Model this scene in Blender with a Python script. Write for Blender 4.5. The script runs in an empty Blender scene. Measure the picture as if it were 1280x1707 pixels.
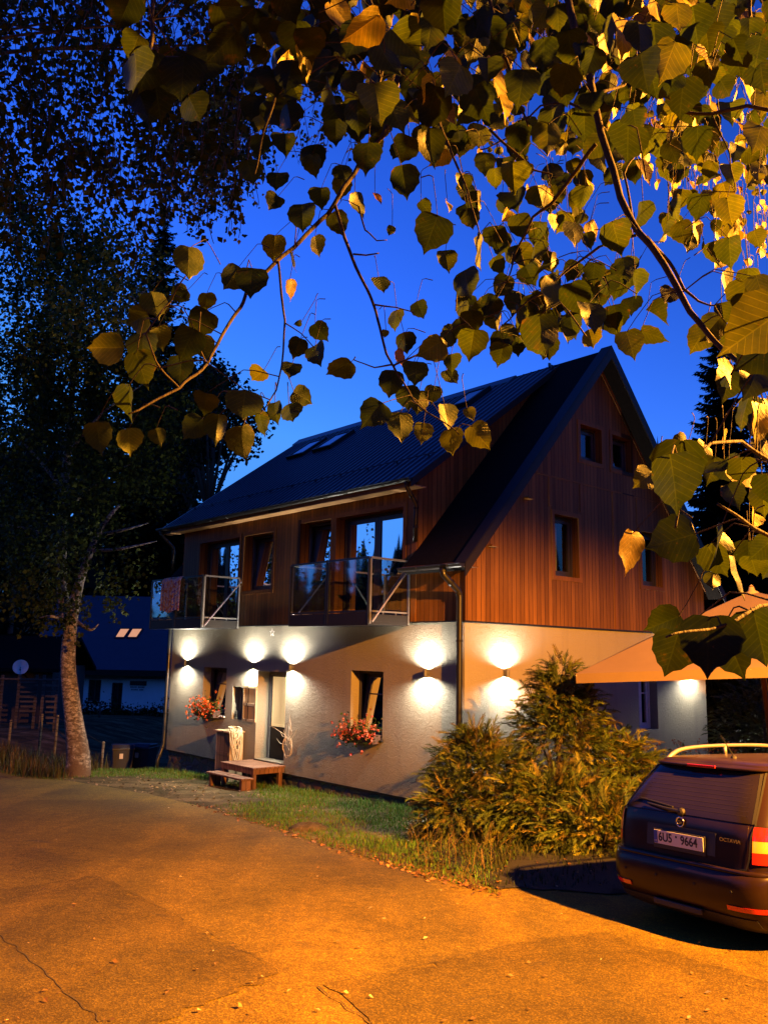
import bpy, bmesh, math, random
import numpy as np
from mathutils import Vector, Matrix, Quaternion, noise as mnoise
random.seed(7); np.random.seed(7)
sc = bpy.context.scene
COL = sc.collection
R_ = math.radians
def V(*a): return Vector(a if len(a) > 1 else a[0])

# ------------------------------------------------------------------ camera
FOC, PITCH, ROLL, YAW, CZ = 1417.09, .1666, .0202, .7186, 1.86
CAM = V(0, 0, CZ)
_F = V(0, math.cos(PITCH), math.sin(PITCH)); _R = V(1, 0, 0); _U = V(0, -math.sin(PITCH), math.cos(PITCH))
_R, _U = math.cos(ROLL)*_R + math.sin(ROLL)*_U, -math.sin(ROLL)*_R + math.cos(ROLL)*_U
def ray(x, y): return _F + _R*((x-640)/FOC) - _U*((y-853.5)/FOC)
def at(x, y, Y):
    d = ray(x, y); return CAM + d*(Y/d.y)
cd = bpy.data.cameras.new('camera'); cam = bpy.data.objects.new('camera', cd); COL.objects.link(cam)
cd.sensor_fit = 'VERTICAL'; cd.sensor_height = 36; cd.lens = 36*FOC/1707
cd.clip_end = 2000; cd.clip_start = .05
m3 = Matrix((_R, _U, -_F)).transposed()
cam.matrix_world = Matrix.Translation(CAM) @ m3.to_4x4()
sc.camera = cam

# house frame: x (u) along the gable, y (v) along the long wall, z (w) up from the plaster's lower edge
HO = V(1.42, 14.67, CZ-2.4892)
UA = V(math.cos(YAW), math.sin(YAW), 0); VA = V(-math.sin(YAW), math.cos(YAW), 0)
def H(u, v, w): return HO + UA*u + VA*v + V(0, 0, w)

def sstep(a, b, x):
    t = min(1, max(0, (x-a)/(b-a))); return t*t*(3-2*t)
def gz(x, y):
    """height of the ground"""
    z = -.05*min(y, 24) - .027*max(0, min(y, 70)-24)
    side = sstep(-4.2, -5.2, x)
    z -= .58*sstep(22, 24.2, y)*side*sstep(-13, -9.5, x)
    z += .30*sstep(-7.8, -9.6, x)*sstep(17.5, 20.5, y)*sstep(60, 30, y)
    if y > 70: z += (y-70)*.05
    return z

# ------------------------------------------------------------------ mesh builder
class MB:
    def __init__(self): self.v = []; self.f = []; self.t = []
    def poly(self, pts, tint=None):
        n = len(self.v); self.v += [tuple(p) for p in pts]; self.f.append(tuple(range(n, n+len(pts))))
        self.t.append(tint)
    def box(self, c, s, ax=None):
        """centre, full size, optional 3 axes"""
        ax = ax or (V(1, 0, 0), V(0, 1, 0), V(0, 0, 1)); c = V(c)
        n = len(self.v)
        for k in (-.5, .5):
            for j in (-.5, .5):
                for i in (-.5, .5): self.v.append(tuple(c+ax[0]*s[0]*i+ax[1]*s[1]*j+ax[2]*s[2]*k))
        for q in ((0, 2, 3, 1), (4, 5, 7, 6), (0, 1, 5, 4), (2, 6, 7, 3), (0, 4, 6, 2), (1, 3, 7, 5)):
            self.f.append(tuple(n+i for i in q)); self.t.append(None)
    def bb(self, x0, x1, y0, y1, z0, z1): self.box(((x0+x1)/2, (y0+y1)/2, (z0+z1)/2), (x1-x0, y1-y0, z1-z0))
    def prism(self, pts, off):
        off = V(off); n = len(self.v); k = len(pts)
        self.v += [tuple(V(p)) for p in pts] + [tuple(V(p)+off) for p in pts]
        self.f.append(tuple(range(n+k-1, n-1, -1))); self.f.append(tuple(range(n+k, n+2*k)))
        for i in range(k):
            j = (i+1) % k; self.f.append((n+i, n+j, n+k+j, n+k+i))
        self.t += [None]*(k+2)
    def tube(self, pts, rad, n=6, cap=True, tint=None):
        pts = [V(p) for p in pts]; m = len(pts)
        if not hasattr(rad, '__len__'): rad = [rad]*m
        base = len(self.v); prev = None
        for i in range(m):
            d = (pts[min(i+1, m-1)]-pts[max(i-1, 0)])
            d = d.normalized() if d.length > 1e-9 else V(0, 0, 1)
            if prev is None:
                a = d.cross(V(0, 0, 1))
                if a.length < .1: a = d.cross(V(1, 0, 0))
            else: a = prev - d*prev.dot(d)
            a.normalize(); prev = a; b = d.cross(a)
            for k in range(n):
                t = 2*math.pi*k/n; self.v.append(tuple(pts[i]+(a*math.cos(t)+b*math.sin(t))*rad[i]))
        for i in range(m-1):
            for k in range(n):
                k2 = (k+1) % n
                self.f.append((base+i*n+k, base+i*n+k2, base+(i+1)*n+k2, base+(i+1)*n+k)); self.t.append(tint)
        if cap:
            self.f.append(tuple(base+n-1-k for k in range(n))); self.f.append(tuple(base+(m-1)*n+k for k in range(n))); self.t += [tint]*2
    def lathe(self, c, prof, n=20, ax=None):
        """prof: list of (radius, height) along ax[2]"""
        ax = ax or (V(1, 0, 0), V(0, 1, 0), V(0, 0, 1)); c = V(c); b = len(self.v); m = len(prof)
        for r, h in prof:
            for k in range(n):
                t = 2*math.pi*k/n; self.v.append(tuple(c+ax[0]*r*math.cos(t)+ax[1]*r*math.sin(t)+ax[2]*h))
        for i in range(m-1):
            for k in range(n):
                k2 = (k+1) % n; self.f.append((b+i*n+k, b+i*n+k2, b+(i+1)*n+k2, b+(i+1)*n+k)); self.t.append(None)
    def grid(self, rows, closed=False, tint=None):
        b = len(self.v); m = len(rows); n = len(rows[0])
        for r in rows: self.v += [tuple(p) for p in r]
        for i in range(m-1):
            for j in range(n if closed else n-1):
                j2 = (j+1) % n; self.f.append((b+i*n+j, b+i*n+j2, b+(i+1)*n+j2, b+(i+1)*n+j)); self.t.append(tint)
    def build(self, name, mat, parent=None, local=False, smooth=False, bevel=0, kind=None):
        me = bpy.data.meshes.new(name); off = V(0, 0, 0)
        if parent is not None and not local:
            q = parent; chain = []
            while q is not None: chain.append(q); q = q.parent
            for q in chain: off += q.location
        vs = [tuple(V(p)-off) for p in self.v] if off.length else self.v
        me.from_pydata(vs, [], self.f)
        if any(t is not None for t in self.t):
            at_ = me.attributes.new('tint', 'FLOAT_COLOR', 'FACE'); buf = []
            for t in self.t: buf += [*(t or (1, 1, 1)), 1]
            at_.data.foreach_set('color', buf)
        if smooth: me.polygons.foreach_set('use_smooth', [True]*len(me.polygons))
        me.materials.append(mat); me.update()
        o = bpy.data.objects.new(name, me); COL.objects.link(o)
        if parent is not None: o.parent = parent
        if bevel:
            bm = o.modifiers.new('bevel', 'BEVEL'); bm.width = bevel; bm.segments = 2; bm.limit_method = 'ANGLE'
        if kind: o['kind'] = kind
        return o
def thing(name, label, cat, loc=(0, 0, 0), rotz=0, group=None):
    o = bpy.data.objects.new(name, None); COL.objects.link(o); o.empty_display_size = .1
    o.location = loc; o.rotation_euler = (0, 0, rotz); o['label'] = label; o['category'] = cat
    if group: o['group'] = group
    return o
def tag(o, label, cat, group=None):
    o['label'] = label; o['category'] = cat
    if group: o['group'] = group
    return o
def dup(root, loc, rotz, label, group=None):
    r = root.copy(); COL.objects.link(r); r.location = loc; r.rotation_euler = (0, 0, rotz); r['label'] = label
    if group: r['group'] = group
    for ch in list(root.children):
        c = ch.copy(); COL.objects.link(c); c.parent = r
        for g in list(ch.children):
            d = g.copy(); COL.objects.link(d); d.parent = c
    return r

# ------------------------------------------------------------------ materials
MATS = {}
class NT:
    def __init__(self, name):
        m = bpy.data.materials.new(name); m.use_nodes = True; self.m = m; self.t = m.node_tree; self.t.nodes.clear()
        self.out = self.n('ShaderNodeOutputMaterial')
    def n(self, typ, **kw):
        nd = self.t.nodes.new(typ)
        for k, v in kw.items(): setattr(nd, k, v)
        return nd
    def l(self, a, b): self.t.links.new(a, b)
    def set(self, nd, **kw):
        for k, v in kw.items():
            s = nd.inputs[k.replace('_', ' ')]
            if hasattr(v, 'node'): self.l(v, s)
            else: s.default_value = v
    def coord(self, which='Object'): return self.n('ShaderNodeTexCoord').outputs[which]
    def noise(self, vec, scale, detail=4, rough=.55, dist=0):
        k = self.n('ShaderNodeTexNoise'); self.l(vec, k.inputs['Vector'])
        k.inputs['Scale'].default_value = scale; k.inputs['Detail'].default_value = detail
        k.inputs['Roughness'].default_value = rough; k.inputs['Distortion'].default_value = dist
        return k.outputs['Fac']
    def ramp(self, fac, stops, interp='LINEAR'):
        r = self.n('ShaderNodeValToRGB'); self.l(fac, r.inputs[0]); cr = r.color_ramp; cr.interpolation = interp
        while len(cr.elements) > 1: cr.elements.remove(cr.elements[-1])
        for i, (p, c) in enumerate(stops):
            e = cr.elements[0] if i == 0 else cr.elements.new(p)
            e.position = p; e.color = (*c, 1) if len(c) == 3 else c
        return r.outputs[0]
    def math(self, op, a, b=None, c=None, clamp=False):
        k = self.n('ShaderNodeMath', operation=op, use_clamp=clamp)
        for i, x in enumerate((a, b, c)):
            if x is None: continue
            if hasattr(x, 'node'): self.l(x, k.inputs[i])
            else: k.inputs[i].default_value = x
        return k.outputs[0]
    def mix(self, f, a, b, mode='MIX'):
        k = self.n('ShaderNodeMix', data_type='RGBA', blend_type=mode)
        for nm, x in ((0, f), (6, a), (7, b)):
            if hasattr(x, 'node'): self.l(x, k.inputs[nm])
            elif nm == 0: k.inputs[0].default_value = x
            else: k.inputs[nm].default_value = (*x, 1)
        return k.outputs[2]
    def map(self, vec, scale=(1, 1, 1), rot=(0, 0, 0)):
        k = self.n('ShaderNodeMapping'); self.l(vec, k.inputs[0]); k.inputs['Scale'].default_value = scale; k.inputs['Rotation'].default_value = rot
        return k.outputs[0]
    def bump(self, h, strength=.3, dist=.01, normal=None):
        k = self.n('ShaderNodeBump'); self.l(h, k.inputs['Height']); k.inputs['Strength'].default_value = strength; k.inputs['Distance'].default_value = dist
        if normal is not None: self.l(normal, k.inputs['Normal'])
        return k.outputs[0]
    def principled(self, **kw):
        p = self.n('ShaderNodeBsdfPrincipled')
        for k, v in kw.items():
            s = p.inputs[k.replace('_', ' ')]
            if hasattr(v, 'node'): self.l(v, s)
            elif isinstance(v, tuple) and len(v) == 3: s.default_value = (*v, 1) if s.type == 'RGBA' else v
            else: s.default_value = v
        self.l(p.outputs[0], self.out.inputs[0]); return p
def plain(name, col, rough=.6, metal=0, var=.15, bumpy=.05, scale=8, spec=.5, **kw):
    t = NT(name); co = t.coord(); f = t.noise(co, scale, 5)
    c = t.mix(f, tuple(x*(1-var) for x in col), tuple(min(1, x*(1+var)) for x in col))
    p = t.principled(Base_Color=c, Roughness=rough, Metallic=metal, **kw)
    p.inputs['Specular IOR Level'].default_value = spec
    if bumpy: t.l(t.bump(t.noise(co, scale*6, 3), bumpy, .01), p.inputs['Normal'])
    return t.m

def mk_asphalt(name='asphalt', k=1.0):
    t = NT(name); co = t.coord()
    fine = t.noise(co, 120, 3, .7); mid = t.noise(co, 9, 6, .65); big = t.noise(co, .55, 5, .6, .6)
    vor = t.n('ShaderNodeTexVoronoi'); t.l(co, vor.inputs['Vector']); vor.inputs['Scale'].default_value = 95
    c = t.ramp(big, [(.3, (.060*k, .041*k, .003*k)), (.5, (.096*k, .066*k, .004*k)), (.7, (.132*k, .088*k, .006*k))])
    c = t.mix(.55, c, t.ramp(mid, [(.25, (.45, .45, .45)), (.75, (1.45, 1.45, 1.45))]), 'MULTIPLY')
    st = t.ramp(vor.outputs['Color'], [(.0, (.30, .28, .27)), (.55, (1, 1, 1)), (.9, (2.9, 2.9, 2.8))])
    c = t.mix(.55, c, st, 'MULTIPLY')
    # worn wheel tracks along the road: long soft streaks of exposed stone
    trk = t.noise(t.map(co, (1.1, .16, 1), (0, 0, R_(38))), 1.0, 4, .55, .3)
    c = t.mix(t.ramp(trk, [(.45, (0, 0, 0)), (.62, (.8, .8, .8))]), c, t.mix(1, c, (1.55, 1.45, 1.3), 'MULTIPLY'))
    dk = t.ramp(t.noise(co, 1.7, 7, .7, 1.2), [(.60, (0, 0, 0)), (.72, (.65, .65, .65))])
    c = t.mix(dk, c, (.03, .026, .02))
    p = t.principled(Base_Color=c, Roughness=.9); p.inputs['Specular IOR Level'].default_value = .25
    h = t.math('ADD', t.math('MULTIPLY', fine, .5), t.math('ADD', vor.outputs['Distance'], t.math('MULTIPLY', mid, 1.8)))
    t.l(t.bump(h, .40, .008), p.inputs['Normal']); return t.m
def mk_patch(name, k):
    t = NT(name); co = t.coord(); vor = t.n('ShaderNodeTexVoronoi'); t.l(co, vor.inputs['Vector']); vor.inputs['Scale'].default_value = 120
    mid = t.noise(co, 2.2, 6, .6)
    c = t.ramp(mid, [(.3, (.075*k, .056*k, .022*k)), (.7, (.122*k, .090*k, .034*k))])
    c = t.mix(.6, c, t.ramp(vor.outputs['Color'], [(0, (.55, .55, .55)), (.8, (1.1, 1.1, 1.1)), (1, (2, 2, 2))]), 'MULTIPLY')
    p = t.principled(Base_Color=c, Roughness=.88); p.inputs['Specular IOR Level'].default_value = .25
    t.l(t.bump(t.math('ADD', vor.outputs['Distance'], mid), .6, .01), p.inputs['Normal']); return t.m
def mk_ground():
    t = NT('soil'); co = t.coord()
    f = t.noise(co, 1.1, 6, .6, .4); g = t.noise(co, 14, 6, .7)
    c = t.ramp(f, [(.35, (.034, .030, .010)), (.5, (.085, .062, .024)), (.65, (.19, .135, .06))])
    c = t.mix(.7, c, t.ramp(g, [(.2, (.35, .35, .35)), (.8, (1.6, 1.6, 1.6))]), 'MULTIPLY')
    p = t.principled(Base_Color=c, Roughness=.95); p.inputs['Specular IOR Level'].default_value = .1
    t.l(t.bump(t.math('ADD', g, t.noise(co, 50, 4)), .9, .04), p.inputs['Normal']); return t.m
def mk_plaster():
    t = NT('plaster'); co = t.coord()
    big = t.noise(co, .8, 5, .6); rn = t.noise(t.map(co, (1, 1, .12)), 3.0, 5, .6)
    c = t.mix(big, (.25, .218, .155), (.305, .268, .195))
    c = t.mix(t.ramp(rn, [(.52, (0, 0, 0)), (.78, (.5, .5, .5))]), c, (.19, .165, .135))
    # splash dirt close to the plinth
    z = t.n('ShaderNodeSeparateXYZ'); t.l(co, z.inputs[0])
    d = t.math('MULTIPLY', t.math('MULTIPLY', t.math('SUBTRACT', .6, z.outputs[2], clamp=True), 1.7), t.noise(co, 5, 5), clamp=True)
    c = t.mix(d, c, (.15, .125, .09))
    p = t.principled(Base_Color=c, Roughness=.9); p.inputs['Specular IOR Level'].default_value = .15
    h = t.math('ADD', t.noise(co, 60, 3, .7), t.math('MULTIPLY', t.noise(co, 18, 4, .6), .8))
    t.l(t.bump(h, .8, .022), p.inputs['Normal']); return t.m
def mk_wood(name, pitch, dark, light, axis='H', gloss=.55):
    """boards: vertical on the house walls (axis H: coordinate u+v) or along one axis"""
    t = NT(name); co = t.coord(); s = t.n('ShaderNodeSeparateXYZ'); t.l(co, s.inputs[0])
    x = {'H': t.math('ADD', s.outputs[0], s.outputs[1]), 'X': s.outputs[0], 'Y': s.outputs[1], 'Z': s.outputs[2]}[axis]
    q = t.math('DIVIDE', x, pitch); idx = t.math('FLOOR', q); fr = t.math('FRACT', q)
    wn = t.n('ShaderNodeTexWhiteNoise', noise_dimensions='1D'); t.l(idx, wn.inputs['W'])
    lng = {'H': (9, 9, .55), 'X': (12, 1, 12), 'Y': (1, 12, 12), 'Z': (1, 1, 14)}[axis]
    cmb = t.n('ShaderNodeVectorMath', operation='ADD'); t.l(t.map(co, lng), cmb.inputs[0]); t.l(t.math('MULTIPLY', wn.outputs['Value'], 37.), cmb.inputs[1])
    gr = t.noise(cmb.outputs[0], 2.2, 6, .62, 1.2)
    c = t.mix(gr, dark, light)
    c = t.mix(1, c, t.ramp(wn.outputs['Value'], [(0, (.72, .70, .68)), (1, (1.25, 1.22, 1.2))]), 'MULTIPLY')
    streak = t.noise(t.map(co, (.9, .9, .16)), 1.4, 5, .6)
    c = t.mix(1, c, t.ramp(streak, [(.3, (.62, .58, .55)), (.7, (1.2, 1.2, 1.2))]), 'MULTIPLY')
    groove = t.math('LESS_THAN', t.math('ABSOLUTE', t.math('SUBTRACT', fr, .5)), .455)
    c = t.mix(groove, tuple(k*.25 for k in dark), c)
    p = t.principled(Base_Color=c, Roughness=gloss)
    p.inputs['Specular IOR Level'].default_value = .12
    t.l(t.bump(t.math('ADD', t.math('MULTIPLY', groove, 1.0), t.math('MULTIPLY', gr, .25)), .7, .012), p.inputs['Normal']); return t.m
def mk_leaf(name, trans=.5, rough=.5, spec=.4, bump=True, veins=False):
    t = NT(name); co = t.coord(); a = t.n('ShaderNodeAttribute', attribute_name='tint')
    f = t.noise(co, 45 if veins else 9, 5, .6)
    c = t.mix(.8, a.outputs['Color'], t.ramp(f, [(.25, (.55, .6, .5)), (.75, (1.35, 1.25, 1.2))]), 'MULTIPLY')
    if veins:
        c = t.mix(t.ramp(t.noise(co, 160, 4, .7), [(.62, (0, 0, 0)), (.75, (.5, .5, .5))]), c, (.10, .055, .02))
    p = t.n('ShaderNodeBsdfPrincipled'); t.l(c, p.inputs['Base Color']); p.inputs['Roughness'].default_value = rough
    p.inputs['Specular IOR Level'].default_value = spec
    tr = t.n('ShaderNodeBsdfTranslucent'); t.l(t.mix(1, c, (1.15, 1.1, .45), 'MULTIPLY'), tr.inputs['Color'])
    if bump:
        b = t.bump(f, .35, .01); t.l(b, p.inputs['Normal'])
    mx = t.n('ShaderNodeMixShader'); mx.inputs[0].default_value = trans
    t.l(p.outputs[0], mx.inputs[1]); t.l(tr.outputs[0], mx.inputs[2]); t.l(mx.outputs[0], t.out.inputs[0]); return t.m
def mk_linden():
    t = NT('linden_leaf'); co = t.coord(); a = t.n('ShaderNodeAttribute', attribute_name='tint'); u = t.n('ShaderNodeAttribute', attribute_name='leaf_uv'); s = t.n('ShaderNodeSeparateXYZ'); t.l(u.outputs['Vector'], s.inputs[0])
    aw = t.math('ABSOLUTE', s.outputs[1]); q = t.math('FRACT', t.math('MULTIPLY', t.math('SUBTRACT', s.outputs[0], t.math('MULTIPLY', aw, .75)), 7.5))
    vein = t.math('LESS_THAN', t.math('ABSOLUTE', t.math('SUBTRACT', q, .5)), .055); vein = t.math('MAXIMUM', vein, t.math('LESS_THAN', aw, .012))
    f = t.noise(co, 22, 5, .65); f2 = t.noise(co, 130, 4, .7)
    c = t.mix(.85, a.outputs['Color'], t.ramp(f, [(.25, (.45, .55, .45)), (.75, (1.5, 1.3, 1.2))]), 'MULTIPLY')
    edge = t.math('MULTIPLY', t.math('SUBTRACT', f, .60, clamp=True), t.math('MULTIPLY', aw, 14.0), clamp=True)      # browning from the margin inwards
    c = t.mix(edge, c, (.085, .042, .012)); c = t.mix(t.ramp(f2, [(.66, (0, 0, 0)), (.74, (.75, .75, .75))]), c, (.045, .026, .010))
    c = t.mix(t.math('MULTIPLY', vein, .55), c, t.mix(1, c, (2.2, 2.0, 1.7), 'MULTIPLY'))
    p = t.n('ShaderNodeBsdfPrincipled'); t.l(c, p.inputs['Base Color']); p.inputs['Roughness'].default_value = .48; p.inputs['Specular IOR Level'].default_value = .3
    t.l(t.bump(t.math('SUBTRACT', f, t.math('MULTIPLY', vein, .6)), .5, .006), p.inputs['Normal'])
    tr = t.n('ShaderNodeBsdfTranslucent'); t.l(t.mix(1, c, (1.5, 1.25, .45), 'MULTIPLY'), tr.inputs['Color'])
    mx = t.n('ShaderNodeMixShader'); mx.inputs[0].default_value = .42; t.l(p.outputs[0], mx.inputs[1]); t.l(tr.outputs[0], mx.inputs[2]); t.l(mx.outputs[0], t.out.inputs[0]); return t.m
def mk_bark(name, birch=False, col=(.07, .05, .035)):
    t = NT(name); co = t.coord()
    if birch:
        f = t.noise(t.map(co, (5, 5, 8)), 2.0, 6, .65, .8); g = t.noise(t.map(co, (2, 2, 16)), 2.0, 4, .6)
        c = t.ramp(f, [(.40, (.035, .028, .022)), (.52, (.16, .13, .10)), (.60, (.30, .27, .23))])
        c = t.mix(t.ramp(g, [(.56, (0, 0, 0)), (.62, (.9, .9, .9))]), c, (.05, .04, .03))
        z = t.n('ShaderNodeSeparateXYZ'); t.l(co, z.inputs[0])
        low = t.math('MULTIPLY', t.math('SUBTRACT', 1.5, z.outputs[2]), .8, clamp=True)
        c = t.mix(t.math('MULTIPLY', low, t.ramp(t.noise(co, 4, 5), [(.35, (0, 0, 0)), (.55, (1, 1, 1))]), clamp=True), c, (.075, .045, .025))
    else:
        f = t.noise(t.map(co, (9, 9, 2)), 3, 6, .65); c = t.mix(f, tuple(k*.4 for k in col), tuple(k*1.6 for k in col))
    p = t.principled(Base_Color=c, Roughness=.85); t.l(t.bump(f, .8, .02), p.inputs['Normal']); return t.m
def mk_glass(name, tintc=(.012, .013, .016), trans=.0, rough=.02):
    t = NT(name); co = t.coord(); g = t.n('ShaderNodeBsdfGlossy'); g.inputs['Roughness'].default_value = rough; g.inputs['Color'].default_value = (.9, .93, 1, 1)
    t.l(t.bump(t.noise(co, 1.2, 2), .02, .02), g.inputs['Normal'])
    tr = t.n('ShaderNodeBsdfTransparent'); tr.inputs['Color'].default_value = (.80, .84, .82, 1)
    fr = t.n('ShaderNodeFresnel'); fr.inputs['IOR'].default_value = 1.5
    f = t.math('ADD', t.math('MULTIPLY', fr.outputs[0], .35 if name == 'rail_glass' else 1.05), .01, clamp=True)
    mx = t.n('ShaderNodeMixShader'); t.l(f, mx.inputs[0]); t.l(tr.outputs[0], mx.inputs[1]); t.l(g.outputs[0], mx.inputs[2])
    t.l(mx.outputs[0], t.out.inputs[0]); return t.m
def mk_emit(name, col, s):
    t = NT(name); e = t.n('ShaderNodeEmission'); co = t.coord()
    c = t.mix(t.noise(co, 3, 2), tuple(x*.9 for x in col), col); t.l(c, e.inputs[0]); e.inputs[1].default_value = s
    t.l(e.outputs[0], t.out.inputs[0]); return t.m
def mk_stone():
    t = NT('rubble_stone'); co = t.coord(); v = t.n('ShaderNodeTexVoronoi', feature='DISTANCE_TO_EDGE'); t.l(t.map(co, (3, 3, 4.5)), v.inputs['Vector']); v.inputs['Scale'].default_value = 1.3
    v2 = t.n('ShaderNodeTexVoronoi'); t.l(t.map(co, (3, 3, 4.5)), v2.inputs['Vector']); v2.inputs['Scale'].default_value = 1.3
    c = t.mix(.5, (.10, .085, .065), v2.outputs['Color'], 'MULTIPLY'); c = t.mix(t.math('LESS_THAN', v.outputs['Distance'], .07), c, (.05, .045, .038))
    p = t.principled(Base_Color=c, Roughness=.9); t.l(t.bump(t.math('MINIMUM', v.outputs['Distance'], .25), 1, .08), p.inputs['Normal']); return t.m

M_asphalt = mk_asphalt(); M_patch = mk_asphalt('asphalt_patch', .74); M_patch_pale = mk_patch('asphalt_patch_pale', 1.12)
M_ground = mk_ground(); M_plaster = mk_plaster(); M_stone = mk_stone()
M_wood = mk_wood('larch_cladding', .118, (.085, .039, .008), (.225, .105, .024))
M_woodtrim = mk_wood('larch_trim', 5.0, (.10, .042, .009), (.22, .098, .024))
M_soffit = mk_wood('soffit_boards', .14, (.42, .23, .10), (.62, .37, .18), 'X')
M_deck = mk_wood('deck_boards', .11, (.10, .05, .03), (.26, .14, .085), 'H', .7)
M_pale_wood = mk_wood('pale_wood', .6, (.42, .32, .18), (.58, .46, .28), 'H', .7)
M_old_wood = mk_wood('old_wood', .12, (.05, .042, .032), (.16, .14, .115), 'Z', .85)
M_roofmetal = plain('roof_metal', (.030, .034, .050), .42, .5, .12, .03, 3)
M_shingle = plain('roof_shingle', (.010, .009, .009), .9, 0, .4, .6, 14, .03)
M_blackmetal = plain('black_metal', (.013, .011, .010), .5, 0, .2, .04, 10, .2)
M_gutter = plain('gutter_metal', (.05, .05, .052), .32, .8, .2, .04, 9)
M_steel = plain('steel', (.46, .45, .43), .34, .9, .15, .03, 12)
M_frame = plain('window_frame', (.028, .024, .022), .45, 0, .2, .03, 9)
M_greyframe = plain('grey_frame', (.12, .115, .11), .5, 0, .15, .03, 9)
M_glass = mk_glass('window_glass'); M_rail_glass = mk_glass('rail_glass', rough=.035)
M_room = plain('room_dark', (.03, .025, .022), .9, 0, .3, 0, 2)
M_curtain = plain('curtain', (.30, .27, .23), .9, 0, .2, .2, 12)
M_cream_glow = plain('cream_glow', (.58, .46, .26), .55, 0, .08, .03, 5, Emission_Color=(1, .64, .25, 1), Emission_Strength=.55)  # emission added so the door panel and its frame look lit
M_white = plain('white_paint', (.62, .59, .54), .6, 0, .08, .06, 7)
M_lampbody = plain('lamp_body', (.16, .16, .16), .4, .5, .1, .02, 9)
M_led = mk_emit('led', (1, .95, .84), 60)
M_terracotta = plain('planter', (.06, .03, .02), .7)
M_rope = plain('rope', (.52, .42, .25), .9, 0, .25, .3, 40)
M_twig = plain('dry_twig', (.50, .42, .30), .85, 0, .3, .2, 30)
M_bark = mk_bark('bark', col=(.055, .038, .024)); M_birch = mk_bark('birch_bark', True)
M_leaf = mk_linden(); M_twigbark = mk_bark('twig_bark', col=(.026, .017, .010)); M_birchleaf = mk_leaf('birch_leaf', .15, .6, .08, False)
M_needle = mk_leaf('needles', .05, .7, .08, False); M_juniper = mk_leaf('juniper', .22, .55, .3, False)
M_grass = mk_leaf('grass_blades', .3, .55, .25, False); M_petal = mk_leaf('petals', .35, .6, .3, False)
M_litter = mk_leaf('leaf_litter', .2, .7, .2, False)
M_canvas = None
# ------------------------------------------------------------------ world, lights
w = bpy.data.worlds.new('World'); sc.world = w; w.use_nodes = True; wt = w.node_tree; wt.nodes.clear()
sky = wt.nodes.new('ShaderNodeTexSky'); sky.sky_type = 'NISHITA'; sky.sun_disc = False
sky.sun_elevation = R_(2.0); sky.sun_rotation = R_(318); sky.air_density = 1.0; sky.dust_density = 0; sky.ozone_density = 4
bg = wt.nodes.new('ShaderNodeBackground'); wo = wt.nodes.new('ShaderNodeOutputWorld')
gm = wt.nodes.new('ShaderNodeGamma'); gm.inputs[1].default_value = 1.5      # dusk: steeper fall-off towards the zenith
mx = wt.nodes.new('ShaderNodeMix'); mx.data_type = 'RGBA'; mx.blend_type = 'MULTIPLY'; mx.inputs[0].default_value = 1
mx.inputs[7].default_value = (3.8, 3.0, 5.1, 1)
wt.links.new(sky.outputs[0], gm.inputs[0]); wt.links.new(gm.outputs[0], mx.inputs[6]); 
mn = wt.nodes.new('ShaderNodeMix'); mn.data_type = 'RGBA'; mn.blend_type = 'DARKEN'; mn.inputs[0].default_value = 1; mn.inputs[7].default_value = (.55, 2.3, 7.2, 1)
wt.links.new(mx.outputs[2], mn.inputs[6]); wt.links.new(mn.outputs[2], bg.inputs[0]); bg.inputs[1].default_value = .15
wt.links.new(bg.outputs[0], wo.inputs[0])

# ------------------------------------------------------------------ ground, road
def ax_list():
    xs = list(np.arange(-46, 46.1, 1.0)); ys = list(np.arange(-16, 62, .8))
    far = [70, 90, 130, 200, 320, 480]
    return [-480, -300, -180, -110, -70]+xs+[70, 110, 180, 300, 480], [-300, -120, -60, -30]+ys+far
xs, ys = ax_list(); mb = MB()
mb.grid([[(x, y, gz(x, y)) for x in xs] for y in ys])
mb.build('ground', M_ground, smooth=True, kind='structure')
ROAD_EDGE = [(-34, 27), (-20, 22.9), (-12, 20.7), (-8.54, 19.93), (-6.9, 19.2), (-5.4, 17.9), (-4.0, 16.4), (-2.87, 15.0), (-1.5, 12.9), (-.21, 10.85), (.6, 9.7), (1.2, 8.92),
             (1.32, 9.9), (1.7, 11.0), (2.6, 11.7), (4.6, 12.0), (8, 12.0), (14, 11)]
def edge_y(x):
    for (x0, y0), (x1, y1) in zip(ROAD_EDGE, ROAD_EDGE[1:]):
        if x0 <= x <= x1: return y0+(y1-y0)*(x-x0)/(x1-x0)
    return 11 if x > 14 else 27
mb = MB(); rx = np.arange(-34, 14.01, .25); rows = []
for x in rx:
    e = edge_y(x) + .10*mnoise.noise(V(x*1.3, 0, 0)) + .06*mnoise.noise(V(x*5, 3, 0)); row = []
    for k in range(40):
        t = k/39; y = -14+(e+14)*t; row.append((x, y, gz(x, y)+.006))
    rows.append(row)
mb.grid(rows); mb.build('road', M_asphalt, smooth=True, kind='structure')
def on_ground(px, py, dz=0):
    d = ray(px, py); lo, hi = .5, 90
    for _ in range(40):
        m = (lo+hi)/2; p = CAM+d*(m/d.y)
        if p.z > gz(p.x, p.y)+dz: lo = m
        else: hi = m
    return CAM+d*(lo/d.y)
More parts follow.
